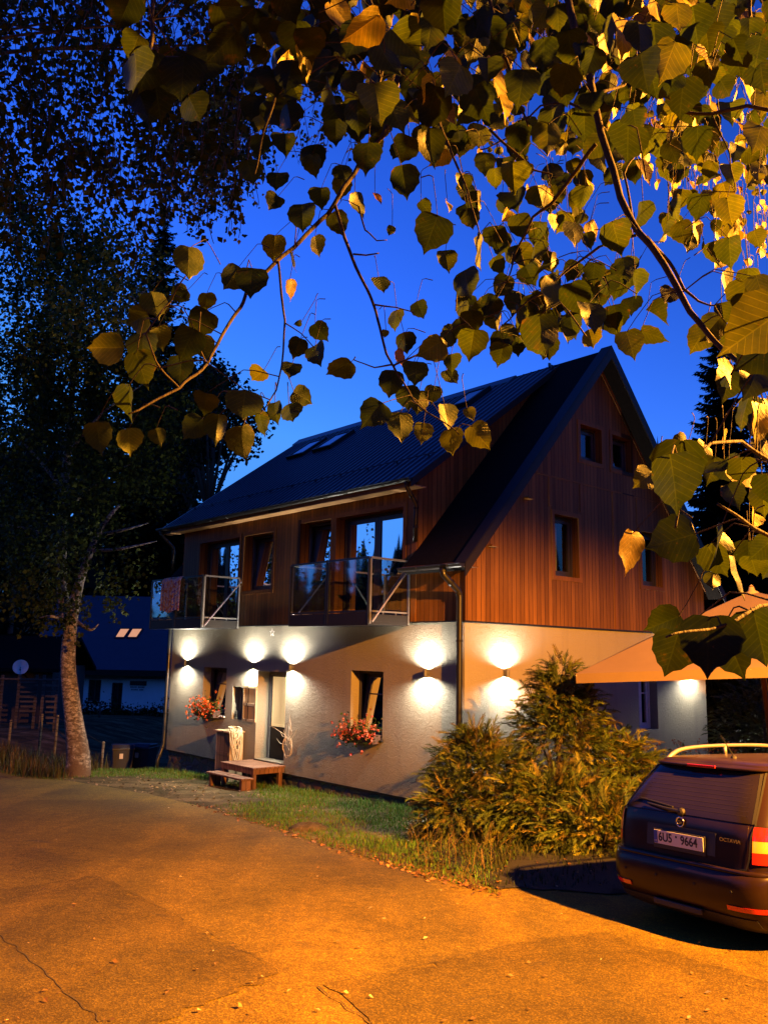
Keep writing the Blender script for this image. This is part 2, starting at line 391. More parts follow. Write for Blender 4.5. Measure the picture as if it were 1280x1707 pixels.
def flat_patch(name, pts, mat, dz, jag=.032):
    P = []
    for a, b in zip(pts, pts[1:]+pts[:1]):
        a, b = V(a), V(b); n = max(2, int((b-a).length/.12))
        for i in range(n):
            p = a.lerp(b, i/n); P.append((p.x+random.gauss(0, jag), p.y+random.gauss(0, jag)))
    bm = bmesh.new(); vs = [bm.verts.new((x, y, gz(x, y)+dz)) for x, y in P]
    f = bm.faces.new(vs)
    if f.normal.z < 0: f.normal_flip()
    bmesh.ops.triangulate(bm, faces=[f]); me = bpy.data.meshes.new(name); bm.to_mesh(me); bm.free(); me.materials.append(mat)
    o = bpy.data.objects.new(name, me); COL.objects.link(o); o['kind'] = 'structure'; return o
def g2(px, py): p = on_ground(px, py); return (p.x, p.y)
flat_patch('road_patch', [g2(165, 1462), g2(470, 1622), g2(235, 1720), (-2.2, 4.2), (-3.6, 4.6), g2(-120, 1500)], M_patch, .011)
flat_patch('road_patch', [g2(540, 1643), g2(720, 1612), g2(870, 1574), g2(1000, 1556), g2(1290, 1640), (3.6, 3.2), (.3, 4.0), g2(640, 1730)], M_patch, .011)
def crack(pts, wd):
    mb = MB(); P = []
    for a, b in zip(pts, pts[1:]):
        a, b = V(a), V(b); n = max(2, int((b-a).length/.05))
        for i in range(n):
            P.append(a.lerp(b, i/n))
    L, Rr = [], []
    for i, p in enumerate(P):
        d = (P[min(i+1, len(P)-1)]-P[max(i-1, 0)]).normalized(); n = V(-d.y, d.x)
        off = .035*mnoise.noise(V(p.x*6, p.y*6, 1)); ww = wd*(.35+1.3*abs(mnoise.noise(V(p.x*9, p.y*9, 7))))
        a = p+n*(off+ww); b = p+n*(off-ww)
        L.append((a.x, a.y, gz(a.x, a.y)+.0145)); Rr.append((b.x, b.y, gz(b.x, b.y)+.0145))
    mb.grid([L, Rr]); return mb.build('road_crack', M_crack, kind='structure')
M_crack = plain('crack_dirt', (.045, .033, .010), .95, 0, .3, .3, 30)
M_shade = plain('painted_shade', (.010, .009, .005), .95, 0, .6, 1.0, 18)
flat_patch('shade_patch', [(1.18, 9.05), (1.7, 9.05), (2.6, 9.15), (4.6, 9.9), (6.4, 10.8), (6.6, 13.2), (3.5, 13.6), (.75, 13.2), (.6, 11.2), (1.0, 10.0)], M_shade, .016, .10)  # dark patch painted where the car's shade should reach the bush
crack([g2(0, 1562), g2(60, 1610), g2(120, 1665), g2(175, 1712)], .007)
crack([g2(168, 1462), g2(260, 1510), g2(370, 1568), g2(470, 1622)], .004)
crack([g2(530, 1648), g2(575, 1680), g2(630, 1715)], .007)
crack([g2(545, 1642), g2(700, 1612), g2(860, 1574)], .004)

# ------------------------------------------------------------------ the house
house = thing('chalet_house', 'two storey house with white plaster below, larch boards above and a dark metal roof', 'house', HO, YAW)
def hb(mb, name, mat, **kw): return mb.build(name, mat, house, local=True, **kw)
W_, L_ = 8.06, 10.45
s_m = 1.1164; s_d = .7306
def w_main(u): return 4.05+s_m*(u+.35) if u <= 4.03 else 8.94-s_m*(u-4.03)
def w_dorm(u): return 5.70+s_d*(u+.35)
def face_holes(mb, plane, outl, holes, depth, pos=0, wtop=None):
    """plane 'u': wall on x=pos seen from -x, coords (v,w). plane 'v': wall on y=pos, coords (u,w). outl: function w->(lo,hi) plus w breaks"""
    fn, brk = outl
    def P(a, w_, d=0): return (pos+d, a, w_) if plane == 'u' else (a, pos+d, w_)
    ws = sorted(set(brk+[h[2] for h in holes]+[h[3] for h in holes]))
    for w0, w1 in zip(ws, ws[1:]):
        if w1-w0 < 1e-6: continue
        wm = (w0+w1)/2; act = sorted([h for h in holes if h[2] <= wm <= h[3]])
        l0, r0 = fn(w0+1e-6); l1, r1 = fn(w1-1e-6); cur0, cur1 = l0, l1
        for h in act:
            mb.poly([P(cur0, w0), P(h[0], w0), P(h[0], w1), P(cur1, w1)]); cur0 = cur1 = h[1]
        mb.poly([P(cur0, w0), P(r0, w0), P(r1, w1), P(cur1, w1)])
    for h in holes:
        d = h[4] if len(h) > 4 else depth
        c = [(h[0], h[2]), (h[1], h[2]), (h[1], h[3]), (h[0], h[3])]
        for i in range(4):
            a, b = c[i], c[(i+1) % 4]
            mb.poly([P(*a), P(*b), P(*b, d), P(*a, d)])
rect = lambda a, b, w0, w1: (lambda w_: (a, b), [w0, w1])
GF = {'winA': (7.67, 8.75, 1.0, 2.11), 'lat': (6.83, 7.36, .96, 1.70), 'door': (5.22, 6.33, .18, 2.08, .36), 'winB': (2.08, 3.03, .93, 2.18)}
GG = {'g1': (2.33, 3.15, 1.0, 2.19), 'g2': (5.28, 6.0, 1.05, 2.2)}
UF = {'fd1': (7.33, 9.2, 3.2, 5.2), 'w2': (5.9, 7.1, 3.9, 5.2), 'w3': (3.77, 4.85, 3.9, 5.27), 'fd4': (1.56, 3.59, 3.2, 5.26)}
UG = {'s1': (3.36, 4.10, 6.51, 7.24), 's2': (4.49, 5.22, 6.49, 7.23), 'l1': (2.47, 3.24, 4.06, 5.26), 'l2': (5.5, 6.3, 4.08, 5.26)}
mb = MB()
face_holes(mb, 'u', rect(0, L_, 0, 3.1), list(GF.values()), .26)
face_holes(mb, 'v', rect(0, W_, 0, 3.1), list(GG.values()), .24)
mb.poly([(W_, 0, 0), (W_, L_, 0), (W_, L_, 3.1), (W_, 0, 3.1)]); mb.poly([(0, L_, 0), (W_, L_, 0), (W_, L_, 3.1), (0, L_, 3.1)])
hb(mb, 'plaster_wall', M_plaster)
mb = MB(); mb.bb(.05, W_-.05, .05, L_-.05, -1.6, .0); hb(mb, 'stone_plinth', M_stone)
mb = MB()   # metal rail under the plaster and drip edge under the boards
mb.bb(-.022, .03, -.02, L_+.01, -.028, -.001); mb.bb(.03, W_, -.022, .03, -.028, -.001)
hb(mb, 'base_rail', M_blackmetal)
mb = MB(); mb.bb(-.05, 0, -.05, L_, 3.075, 3.1); mb.bb(-.05, W_+.05, -.051, 0, 3.074, 3.099); hb(mb, 'drip_edge', M_gutter)
# larch cladding
T = .028
mb = MB()
face_holes(mb, 'u', (lambda w_: (1.21, 10.06), [3.1, 5.95]), list(UF.values()), .27, -T)
face_holes(mb, 'u', (lambda w_: (-T, 1.21), [3.1, 4.36]), [], .2, -T)
face_holes(mb, 'u', (lambda w_: (10.06, L_), [3.1, 4.36]), [], .2, -T)
def gab(w_):
    if w_ < 4.3: return (-T, W_+T)
    d = (w_-4.3)/s_m; return (-T+d, W_+T-d)
face_holes(mb, 'v', (gab, [3.1, 4.3, 8.7]), list(UG.values()), .2, -T)
mb.poly([(0, 1.21-T, 4.1), (-T, 1.21-T, 4.1), (-T, 1.21-T, w_dorm(0)-.1), (4.0, 1.21-T, 8.80), (3.9, 1.21-T, 8.6)])
mb.poly([(0, 10.06+T, 4.1), (-T, 10.06+T, 4.1), (-T, 10.06+T, w_dorm(0)-.1), (4.0, 10.06+T, 8.80), (3.9, 10.06+T, 8.6)])
mb.poly([(-T, L_, 3.1), (W_, L_, 3.1), (W_, L_, 4.3), (4.03, L_, 8.7), (-T, L_, 4.3)])
mb.poly([(W_+T, -T, 3.1), (W_+T, L_, 3.1), (W_+T, L_, 4.3), (W_+T, -T, 4.3)])
hb(mb, 'wood_cladding', M_wood)
# trim: window surrounds, joint boards, corner boards
tw = .085
def board(name, *a):
    q = MB(); q.bb(*a); hb(q, name, M_woodtrim)
board('drip_board', 1.95, 6.15, -T-.012, -T-.001, 5.98, 6.005)
for x in (2.36, 3.36, 4.5, 5.4): board('joint_board', x-.05, x+.05, -T-.011, -T-.001, (3.1 if x > 4 else 5.4) if x != 5.4 else 5.36, 5.97)
board('corner_board', -T-.014, -T-.001, 1.19, 1.32, 3.1, 5.80); board('joint_board', -T-.013, -T-.001, 3.685, 3.72, 3.2, 5.7)
board('corner_board', -T-.012, -T-.001, -.04, .06, 3.1, 4.2)
# rake boards on the gable
for sgn in (1, -1):
    a = V(4.03-sgn*4.12, -T-.03, 4.28); b = V(4.03, -T-.03, 8.78); d = V(0, .02, 0); up = V(0, 0, -.19)
    mb = MB(); mb.prism([a, b, b+up, a+up], d); hb(mb, 'rake_board', M_woodtrim)
# windows --------------------------------------------------------
def window(plane, hole, depth, sashes=1, tilt=0., mat=M_frame, pos=0, curtain=0, bars=0, name='window', fr=.07, sill=None):
    a, b, w0, w1 = hole[:4]
    def P(s, d, z): return V(pos+d, s, z) if plane == 'u' else V(s, pos+d, z)
    AX = (V(1, 0, 0), V(0, 1, 0), V(0, 0, 1)) if plane == 'u' else (V(0, 1, 0), V(1, 0, 0), V(0, 0, 1))
    m = MB()
    def bar(s0, s1, z0, z1, d0, d1): m.box(P((s0+s1)/2, (d0+d1)/2, (z0+z1)/2), (d1-d0, s1-s0, z1-z0), AX)
    g = .002
    bar(a+g, a+.045, w0+g, w1-g, depth-.055, depth+.03); bar(b-.045, b-g, w0+g, w1-g, depth-.055, depth+.03)
    bar(a+.045, b-.045, w1-.05, w1-g, depth-.055, depth+.03); bar(a+.045, b-.045, w0+g, w0+.05, depth-.055, depth+.03)
    f = hb(m, name, mat, bevel=.004)
    n = sashes; wd = (b-a-.09)/n
    for i in range(n):
        s0 = a+.045+i*wd+.004; s1 = s0+wd-.008; z0, z1 = w0+.054, w1-.054
        tl = tilt if (i == n-1 or tilt < 0) else 0; tl = abs(tl)
        def Q(s, d, z): return P(s, depth-.03+d+(z-z0)*math.tan(tl), z)
        m = MB()
        def qb(sa, sb, za, zb):
            for dd in (0,):
                p = [Q(sa, 0, za), Q(sb, 0, za), Q(sb, 0, zb), Q(sa, 0, zb)]; m.prism(p, P(0, .05, 0)-P(0, 0, 0))
        qb(s0, s0+fr, z0, z1); qb(s1-fr, s1, z0, z1); qb(s0+fr, s1-fr, z0, z0+fr); qb(s0+fr, s1-fr, z1-fr, z1)
        if bars: qb(s0+fr, s1-fr, z0+(z1-z0)*.66-.012, z0+(z1-z0)*.66+.012)
        so = m.build('sash', mat, f, local=True)
        m = MB(); m.poly([Q(s0+fr, .022, z0+fr), Q(s1-fr, .022, z0+fr), Q(s1-fr, .022, z1-fr), Q(s0+fr, .022, z1-fr)])
        m.build('pane', M_glass, f, local=True)
    if pos < 0:
        m = MB(); P_ = lambda s0, s1, z0, z1: m.box(P((s0+s1)/2, -.0085, (z0+z1)/2), (.015, s1-s0, z1-z0), AX)
        P_(a-tw, a, w0, w1); P_(b, b+tw, w0, w1); P_(a-tw, b+tw, w1, w1+tw)
        if w0 > 3.5: P_(a-tw, b+tw, w0-tw, w0)
        m.build('surround', M_woodtrim, f, local=True)
    # dark room behind, curtains
    m = MB(); D = depth+.9
    c = [(a-.3, w0-.1), (b+.3, w0-.1), (b+.3, w1+.15), (a-.3, w1+.15)]
    m.poly([P(s, D, z) for s, z in c])
    for i in range(4):
        p, q = c[i], c[(i+1) % 4]; m.poly([P(p[0], depth+.035, p[1]), P(q[0], depth+.035, q[1]), P(q[0], D, q[1]), P(p[0], D, p[1])])
    m.build('room', M_room, f, local=True)
    if curtain:
        m = MB()
        for sa, sb in ((a+.03, a+.03+(b-a)*.32), (b-.03-(b-a)*.32, b-.03)):
            if curtain == 1 and sa > (a+b)/2: continue
            rows = []
            for z, sp in ((w1-.05, 1), ((w0+w1)/2, .8), (w0+.02, .95)):
                mid = sa if sa < (a+b)/2 else sb; row = []
                for k in range(25):
                    s = sa+(sb-sa)*k/24; s = mid+(s-mid)*sp; row.append(P(s, depth+.33+.035*math.sin(k*1.9), z))
                rows.append(row)
            m.grid(rows)
        m.build('curtain', M_curtain, f, local=True, smooth=True)
    if sill:
        m = MB(); bar(a-.03, b+.03, w0-.03, w0-.002, -.05, depth-.056); m.build('sill', sill, f, local=True)
    return f
window('u', GF['winA'], .26, 1, .12, M_frame, curtain=1, bars=1, sill=M_white)
window('u', GF['winB'], .26, 1, .12, M_frame, curtain=2, bars=1, sill=M_blackmetal)
window('u', GF['lat'], .26, 1, 0, M_greyframe)
window('v', GG['g1'], .24, 1, 0, M_frame, curtain=2, bars=1); window('v', GG['g2'], .24, 2, 0, M_white, curtain=2, bars=1)
window('u', UF['fd1'], .27, 2, 0, M_frame, -T, 2, name='balcony_door'); window('u', UF['w2'], .27, 1, .10, M_frame, -T, 0)
window('u', UF['w3'], .27, 1, .10, M_frame, -T, 0); window('u', UF['fd4'], .27, 2, .0, M_frame, -T, 1, name='balcony_door', fr=.09)
window('v', UG['s1'], .2, 1, 0, M_frame, -T, 0); window('v', UG['s2'], .2, 1, 0, M_frame, -T, 1)
window('v', UG['l1'], .2, 1, 0, M_frame, -T, 2); window('v', UG['l2'], .2, 1, 0, M_frame, -T, 0)
# open lattice shutter folded out beside the small window
m = MB(); hx = V(-.01, 6.84, 0); dirv = V(-.03, -.575, 0); n = V(-1, .05, 0)
def SP(t, z, d=0): return hx+dirv*t+n*d+V(0, 0, z)
for t0, t1, z0, z1 in ((0, .07, .96, 1.74), (.93, 1, .96, 1.74), (.07, .93, .96, 1.01), (.07, .93, 1.69, 1.74), (.07, .93, 1.30, 1.36)):
    m.prism([SP(t0, z0), SP(t1, z0), SP(t1, z1), SP(t0, z1)], n*.035)
for k in range(11):
    t = .11+k*.078; m.prism([SP(t, 1.012), SP(t+.036, 1.012), SP(t+.036, 1.688), SP(t, 1.688)], n*.022)
sh = hb(m, 'window_shutter', M_pale_wood)
# entrance door: grey frame, cream glazed panel with added glow above a dark lower panel
m = MB(); a, b, w0, w1 = GF['door'][:4]
m.bb(.30, .36, a+.002, a+.07, w0+.002, w1-.002); m.bb(.30, .36, b-.09, b-.002, w0+.002, w1-.002); m.bb(.30, .36, a+.07, b-.09, w1-.10, w1-.002)
door = hb(m, 'door', M_greyframe, bevel=.004)
m = MB(); m.bb(.325, .36, a+.072, b-.092, w0+.004, w1-.104); m.build('door_leaf', M_blackmetal, door, local=True)
m = MB(); m.bb(.312, .3245, a+.17, b-.20, .93, w1-.17); m.build('door_panel', M_cream_glow, door, local=True)
m = MB()
for y0, y1, z0, z1 in ((a+.12, a+.168, .88, w1-.12), (b-.198, b-.15, .88, w1-.12), (a+.17, b-.2, .88, .928), (a+.17, b-.2, w1-.168, w1-.12)): m.bb(.308, .3246, y0, y1, z0, z1)
m.build('panel_frame', M_cream_glow, door, local=True)
m = MB(); m.tube([(.324, a+.11, 1.02), (.27, a+.11, 1.02), (.27, a+.23, 1.02)], .011, 8); m.build('handle', M_steel, door, local=True)
m = MB(); m.bb(-.03, .30, a+.002, b-.002, .15, .179); m.build('threshold', M_stone, door, local=True)
# roof --------------------------------------------------------
m = MB(); V0, V1 = -.36, 10.78
for sgn in (1, -1):
    e = V(4.03-sgn*4.40, V0, 4.03); r = V(4.03, V0, 8.94); nn = V(-sgn*s_m, 0, 1).normalized()*(-.15)
    if sgn < 0: m.prism([e, r, r+V(0, 0, -.22), e+nn], V(0, V1-V0, 0)); continue
    m.prism([e, r, r+V(0, 0, -.22), e+nn], V(0, 1.20-V0, 0))
    q = V(0, 10.07, 0)-V(0, V0, 0); m.prism([e+q, r+q, r+V(0, 0, -.22)+q, e+nn+q], V(0, V1-10.07, 0))
roof = hb(m, 'roof', M_shingle)
m = MB()    # metal verge boards along both rakes
for sgn in (1, -1):
    e = V(4.03-sgn*4.43, V0-.03, 4.02); r = V(4.03, V0-.03, 8.975); up = V(0, 0, -.24)
    m.prism([e, r, r+up, e+up*.9], V(0, .028, 0))
    m.prism([e+V(0, 0, .012), r+V(0, 0, .012), r+V(0, .26, .012), e+V(0, .26, .012)], V(0, 0, .02))
m.build('verge', M_blackmetal, roof, local=True)
# corrugated shed dormer
m = MB(); d0, d1 = .93, 10.80; prof = []
y = d0
while y < d1-.2:
    prof += [(y, 0), (y+.13, 0), (y+.155, .034), (y+.195, .034)]; y += .22
prof.append((d1, 0))
rows = []
for u in (-.42, .7, 1.8, 2.9, 4.04): rows.append([(u, yy, w_dorm(u)+.01+hh) for yy, hh in prof])
m.grid(rows); dormer = hb(m, 'dormer_roof', M_roofmetal)
m = MB()
m.prism([(-.36, d0+.01, w_dorm(-.36)-.002), (4.03, d0+.01, w_dorm(4.03)-.002), (4.03, d0+.01, w_dorm(4.03)-.12), (-.36, d0+.01, w_dorm(-.36)-.12)], (0, d1-d0-.02, 0))
m.build('roof_deck', M_blackmetal, dormer, local=True)
m = MB(); m.prism([(-.43, d0-.02, w_dorm(-.43)+.03), (4.03, d0-.02, w_dorm(4.03)+.03), (4.03, d0-.02, w_dorm(4.03)-.13), (-.43, d0-.02, w_dorm(-.43)-.13)], (0, .028, 0))
m.build('verge', M_blackmetal, dormer, local=True)
m = MB(); m.prism([(3.78, 2.2, w_dorm(3.78)+.05), (4.03, 2.2, w_dorm(4.03)+.075), (4.25, 2.2, w_main(4.25)+.10), (4.25, 2.2, w_main(4.25)+.02), (4.03, 2.2, 8.95), (3.78, 2.2, w_dorm(3.78)+.02)], (0, 8.6, 0))
m.build('ridge_cap', M_roofmetal, dormer, local=True)
m = MB()
for y in np.arange(1.3, 10.6, .9):
    m.box((.35, y, w_dorm(.35)+.075), (.05, .02, .06))
m.tube([(.35, 1.1, w_dorm(.35)+.10), (.35, 10.7, w_dorm(.35)+.10)], .012, 6); m.build('snow_guard', M_roofmetal, dormer, local=True)
for u_, v_, z_ in ((3.95, 1.17, 8.94), (3.88, 1.05, 8.85)):
    m = MB(); m.box((u_, v_, z_), (.07, .03, .09)); m.build('roof_hook', M_gutter, dormer, local=True)
def skylight(u0, u1, v0, v1):
    k = V(1, 0, s_d).normalized(); n = V(-s_d, 0, 1).normalized(); yv = V(0, 1, 0)
    c = V((u0+u1)/2, (v0+v1)/2, w_dorm((u0+u1)/2)); L = (u1-u0)/k.x; m = MB()
    for s in (-1, 1):
        m.box(c+yv*s*((v1-v0)/2-.04)+n*.06, (L, .08, .12), (k, yv, n)); m.box(c+k*s*(L/2-.04)+n*.061, (.08, v1-v0-.16, .118), (k, yv, n))
    f = m.build('skylight', M_blackmetal, house, local=True)
    m = MB(); m.box(c+n*.095, (L-.16, v1-v0-.16, .02), (k, yv, n)); m.build('pane', M_skyglass, f, local=True)
M_skyglass = plain('skylight_glass', (.02, .022, .026), .15, 0, .1, 0, 3, .35)
skylight(2.5, 3.3, 8.35, 9.15); skylight(2.5, 3.3, 7.15, 7.95); skylight(2.9, 3.65, 2.6, 3.3)
# dormer soffit and fascia
m = MB(); m.bb(-.36, -T-.001, d0+.03, d1-.03, 5.545, 5.565); sof = hb(m, 'soffit', M_soffit)
m = MB(); m.bb(-.385, -.361, d0, d1, 5.53, 5.69); hb(m, 'fascia', M_woodtrim)
m = MB(); m.bb(-.36, -T-.001, -.33, 1.18, 3.99, 4.01); m.bb(-.385, -.361, -.35, 1.2, 3.97, 4.06); hb(m, 'eave_board', M_woodtrim)
# gutters and downpipes
def gutter(u, v0, v1, w_, r=.065):
    m = MB(); rows = []
    for v in np.linspace(v0, v1, 12):
        rows.append([(u+r*math.cos(t), v, w_+r*math.sin(t)) for t in np.linspace(math.pi, 2*math.pi, 11)]+[(u+(r-.006)*math.cos(t), v, w_+(r-.006)*math.sin(t)) for t in np.linspace(2*math.pi, math.pi, 11)])
    m.grid(rows, True); m.tube([(u-r, v0, w_), (u-r, v1, w_)], .010, 8)
    for v in np.arange(v0+.3, v1, .75): m.tube([(u+r*1.08*math.cos(t), v, w_+r*1.08*math.sin(t)) for t in np.linspace(math.pi, 2*math.pi, 9)], .006, 5)
    for v in (v0, v1): m.poly([(u+r*math.cos(t), v, w_+r*math.sin(t)) for t in np.linspace(math.pi, 2*math.pi, 11)])
    return hb(m, 'gutter', M_gutter, smooth=False)
gutter(-.44, d0, d1, 5.665); gutter(-.47, -.38, 1.16, 4.02); gutter(-.47, 10.1, 10.8, 4.02)
def downpipe(pts, r=.045):
    m = MB(); m.tube(pts, r, 12); o = hb(m, 'downpipe', M_gutter, smooth=True)
    for p, q in zip(pts, pts[1:]):
        p, q = V(p), V(q); n = max(1, int((q-p).length/1.3))
        for i in range(n):
            x = p.lerp(q, (i+.5)/n); d = (q-p).normalized(); c = MB(); c.tube([x-d*.02, x+d*.02], r*1.16, 12); c.build('pipe_clip', M_blackmetal, o, local=True)
    return o
downpipe([(-.44, 1.06, 5.62), (-.42, 1.06, 5.52), (-.11, 1.14, 5.25), (-.095, 1.16, 5.1), (-.095, 1.16, 4.55)], .04)
downpipe([(-.47, .08, 3.97), (-.46, .07, 3.86), (-.13, .03, 3.60), (-.10, .03, 3.50), (-.10, .03, 2.0), (-.09, .03, .0), (-.09, .03, -.4)], .055)
downpipe([(-.44, 10.62, 5.62), (-.42, 10.6, 5.5), (-.13, 10.5, 5.2), (-.10, 10.5, 5.1), (-.10, 10.5, 4.5)], .04)
downpipe([(-.47, 10.6, 3.97), (-.46, 10.58, 3.7), (-.12, 10.43, 3.3), (-.10, 10.41, 3.15), (-.10, 10.41, .15), (-.16, 10.41, -.05), (-.24, 10.41, -.25), (-.26, 10.41, -.8)], .05)
# purlin ends poking through the gable boards
m = MB(); m.bb(1.56, 1.72, -.14, -T, 5.43, 5.46); m.bb(.55, .72, -.14, -T, 4.43, 4.46); hb(m, 'drip_bracket', M_woodtrim)
# balconies --------------------------------------------------------
def balcony(v0, v1):
    D = 1.02; m = MB()
    m.bb(-D, -.04, v0, v1, 3.02, 3.07); m.bb(-D-.012, -D, v0-.01, v1+.01, 3.0, 3.22)
    for v in (v0, v1): m.bb(-D, -.04, v-.012, v+.012, 3.071, 3.20)
    b = hb(m, 'balcony', M_blackmetal)
    m = MB()
    for k in range(8): m.bb(-D+.02+k*.12, -D+.02+k*.12+.108, v0+.02, v1-.02, 3.075, 3.10)
    m.build('balcony_floor', M_deck, b, local=True)
    def glass_panel(p, q):
        p, q = V(p), V(q); d = (q-p).normalized(); n = d.cross(V(0, 0, 1)); L = (q-p).length; f = MB(); z0, z1 = 3.27, 4.20
        c = (p+q)/2
        f.box(c+V(0, 0, z1), (L, .04, .035), (d, n, V(0, 0, 1))); f.box(c+V(0, 0, z0-.02), (L-.08, .03, .03), (d, n, V(0, 0, 1)))
        f.box(c+V(0, 0, z0-.12), (L-.08, .02, .025), (d, n, V(0, 0, 1)))
        for e in (p, q): f.box(e+V(0, 0, (3.03+z1-.02)/2), (.035, .035, z1-3.05), (d, n, V(0, 0, 1)))
        k = 3
        for i in range(1, k): f.box(p.lerp(q, i/k)+V(0, 0, z0-.07), (.02, .018, .08), (d, n, V(0, 0, 1)))
        f.build('railing', M_steel if abs(d.x) > .5 else M_gutter, b, local=True)
        g = MB(); g.box(c+V(0, 0, (z0+z1)/2), (L-.07, .01, z1-z0-.04), (d, n, V(0, 0, 1))); g.build('glass_panel', M_rail_glass, b, local=True)
    vm = (v0+v1)/2
    glass_panel((-D, v0, 0), (-D, vm-.03, 0)); glass_panel((-D, vm+.03, 0), (-D, v1, 0))
    glass_panel((-D+.04, v0, 0), (-.06, v0, 0)); glass_panel((-D+.04, v1, 0), (-.06, v1, 0))
    for v in (v0, v1):
        m = MB(); s = -1 if v == v0 else 1
        m.tube([(-D+.06, v+s*.045, 3.06), (-.04, v+s*.045, 4.12)], .017, 8); m.tube([(-.05, v+s*.045, 4.12), (-.03, v+s*.045, 4.12)], .035, 8); m.build('brace', M_steel, b, local=True)
    return b
balcony(1.36, 3.74); balcony(7.2, 9.72)
# ------------------------------------------------------------------ things on the house wall
LAMP_E = 380
def wall_lamp(pos, nrm, label):
    """up and down light: a short tube on a back plate, one lit disc at each end"""
    t = thing('wall_lamp', label, 'wall lamp', pos, 0, 'up and down wall lamps')
    n = V(nrm); p = V(pos); m = MB(); side = n.cross(V(0, 0, 1))
    c = p+n*.075
    m.lathe(c, [(.030, -.055), (.036, -.06), (.036, .06), (.030, .055)], 18); m.box(p+n*.025, (.06, .05, .09), (side, n, V(0, 0, 1)))
    m.build('housing', M_lampbody, t, smooth=False)
    for s in (1, -1):
        d = MB(); d.lathe(c+V(0, 0, .046*s), [(0, 0), (.029, 0)], 18); d.build('led_disc', M_led, t)
        ld = bpy.data.lights.new('lamp_beam', 'SPOT'); ld.energy = LAMP_E*random.uniform(.85, 1.12); ld.color = (1, .94, .80); ld.spot_size = R_(168); ld.spot_blend = .6; ld.shadow_soft_size = .03
        lo = bpy.data.objects.new('lamp_beam', ld); COL.objects.link(lo); lo.parent = t; lo.location = n*.078+V(0, 0, .062*s)
        lo.rotation_euler = (0 if s < 0 else math.pi, 0, 0)
NL = -UA; NG = -VA
for v, lb in ((9.58, 'lit up and down lamp beside the far downpipe under the far balcony'), (6.52, 'lit up and down lamp above the open lattice shutter'), (5.0, 'lit up and down lamp between the entrance door and the pink flower box'), (.88, 'lit up and down lamp on the long wall near the house corner')):
    wall_lamp(H(-.002, v, 2.19), NL, lb)
wall_lamp(H(1.02, -.002, 2.22), NG, 'lit up and down lamp on the gable wall above the juniper bush')
wall_lamp(H(7.3, -.002, 2.26), NG, 'lit up and down lamp on the gable wall, under the parasol edge')

def flower_box(v0, v1, w_, label, petals, lush):
    t = thing('flower_box', label, 'flower box', H(-.12, (v0+v1)/2, w_), YAW, 'window flower boxes')
    L = v1-v0; m = MB()
    m.prism([(-.08, -L/2, 0), (.10, -L/2, 0), (.12, -L/2, .16), (-.10, -L/2, .16)], (0, L, 0)); m.build('planter', M_terracotta, t, local=True)
    f = MB(); p = MB(); random.seed(int(v0*100))
    for k in range(int(420*lush)):
        y = random.uniform(-L/2-.05, L/2+.05); x = random.gauss(-.08, .10); z = .18+random.gauss(.02, .11) - .9*max(0, -x-.1)*random.random()
        d = V(random.gauss(0, 1), random.gauss(0, 1), random.gauss(0, .6)).normalized(); e = d.cross(V(random.random(), random.random(), 1)).normalized()
        s = random.uniform(.018, .036); c = V(x, y, z); g = random.uniform(.5, 1.2)
        f.poly([c-d*s, c+e*s*.7, c+d*s, c-e*s*.7], (.05*g, .10*g, .02*g))
        if k % 6 == 0: f.tube([V(x*.3, y*.9, .15), V((x-.02), y, z)], .003, 3, False, (.05, .09, .02))
    for k in range(int(105*lush)):
        y = random.uniform(-L/2-.08, L/2+.06); x = random.gauss(-.14, .10); z = .24+random.gauss(.02, .12) - 1.3*max(0, -x-.12)*random.random()
        col = random.choice(petals); c = V(x, y, z)
        for q in range(random.randint(5, 9)):
            d = V(random.gauss(-.3, 1), random.gauss(0, 1), random.gauss(.2, 1)).normalized(); e = d.cross(V(.3, .2, 1)).normalized(); s = random.uniform(.018, .030); b = c+d*random.uniform(.004, .03); g = random.uniform(.7, 1.2)
            p.poly([b-e*s, b+d*s*.9, b+e*s, b-d*s*.6+V(0, 0, .006)], tuple(a*g for a in col))
    f.build('foliage', M_grass, t, local=True); p.build('blossoms', M_petal, t, local=True)
flower_box(2.12, 3.02, .86, 'flower box of pink geraniums under the window nearest the house corner', [(.70, .20, .16), (.78, .32, .25), (.62, .10, .07)], 1.3)
flower_box(7.85, 8.75, .95, 'flower box of bright red geraniums under the far ground floor window', [(.85, .12, .04), (.85, .22, .07)], 1.25)
# star ornament
m = MB(); P = []
for k in range(10):
    r = .09 if k % 2 == 0 else .035; a = math.pi/2+k*math.pi/5; P.append((r*math.cos(a), r*math.sin(a)))
c = H(-.02, 5.81, 2.93)
for i in range(10):
    a, b = P[i], P[(i+1) % 10]; m.tube([c+VA*a[0]+V(0, 0, a[1]), c+VA*b[0]+V(0, 0, b[1])], .007, 5)
tag(m.build('star_ornament', M_white), 'small white star ornament high on the plaster between the two middle wall lamps', 'ornament')
M_oldtan = mk_wood('tan_boards', .18, (.17, .125, .08), (.26, .20, .135), 'Y', .8)
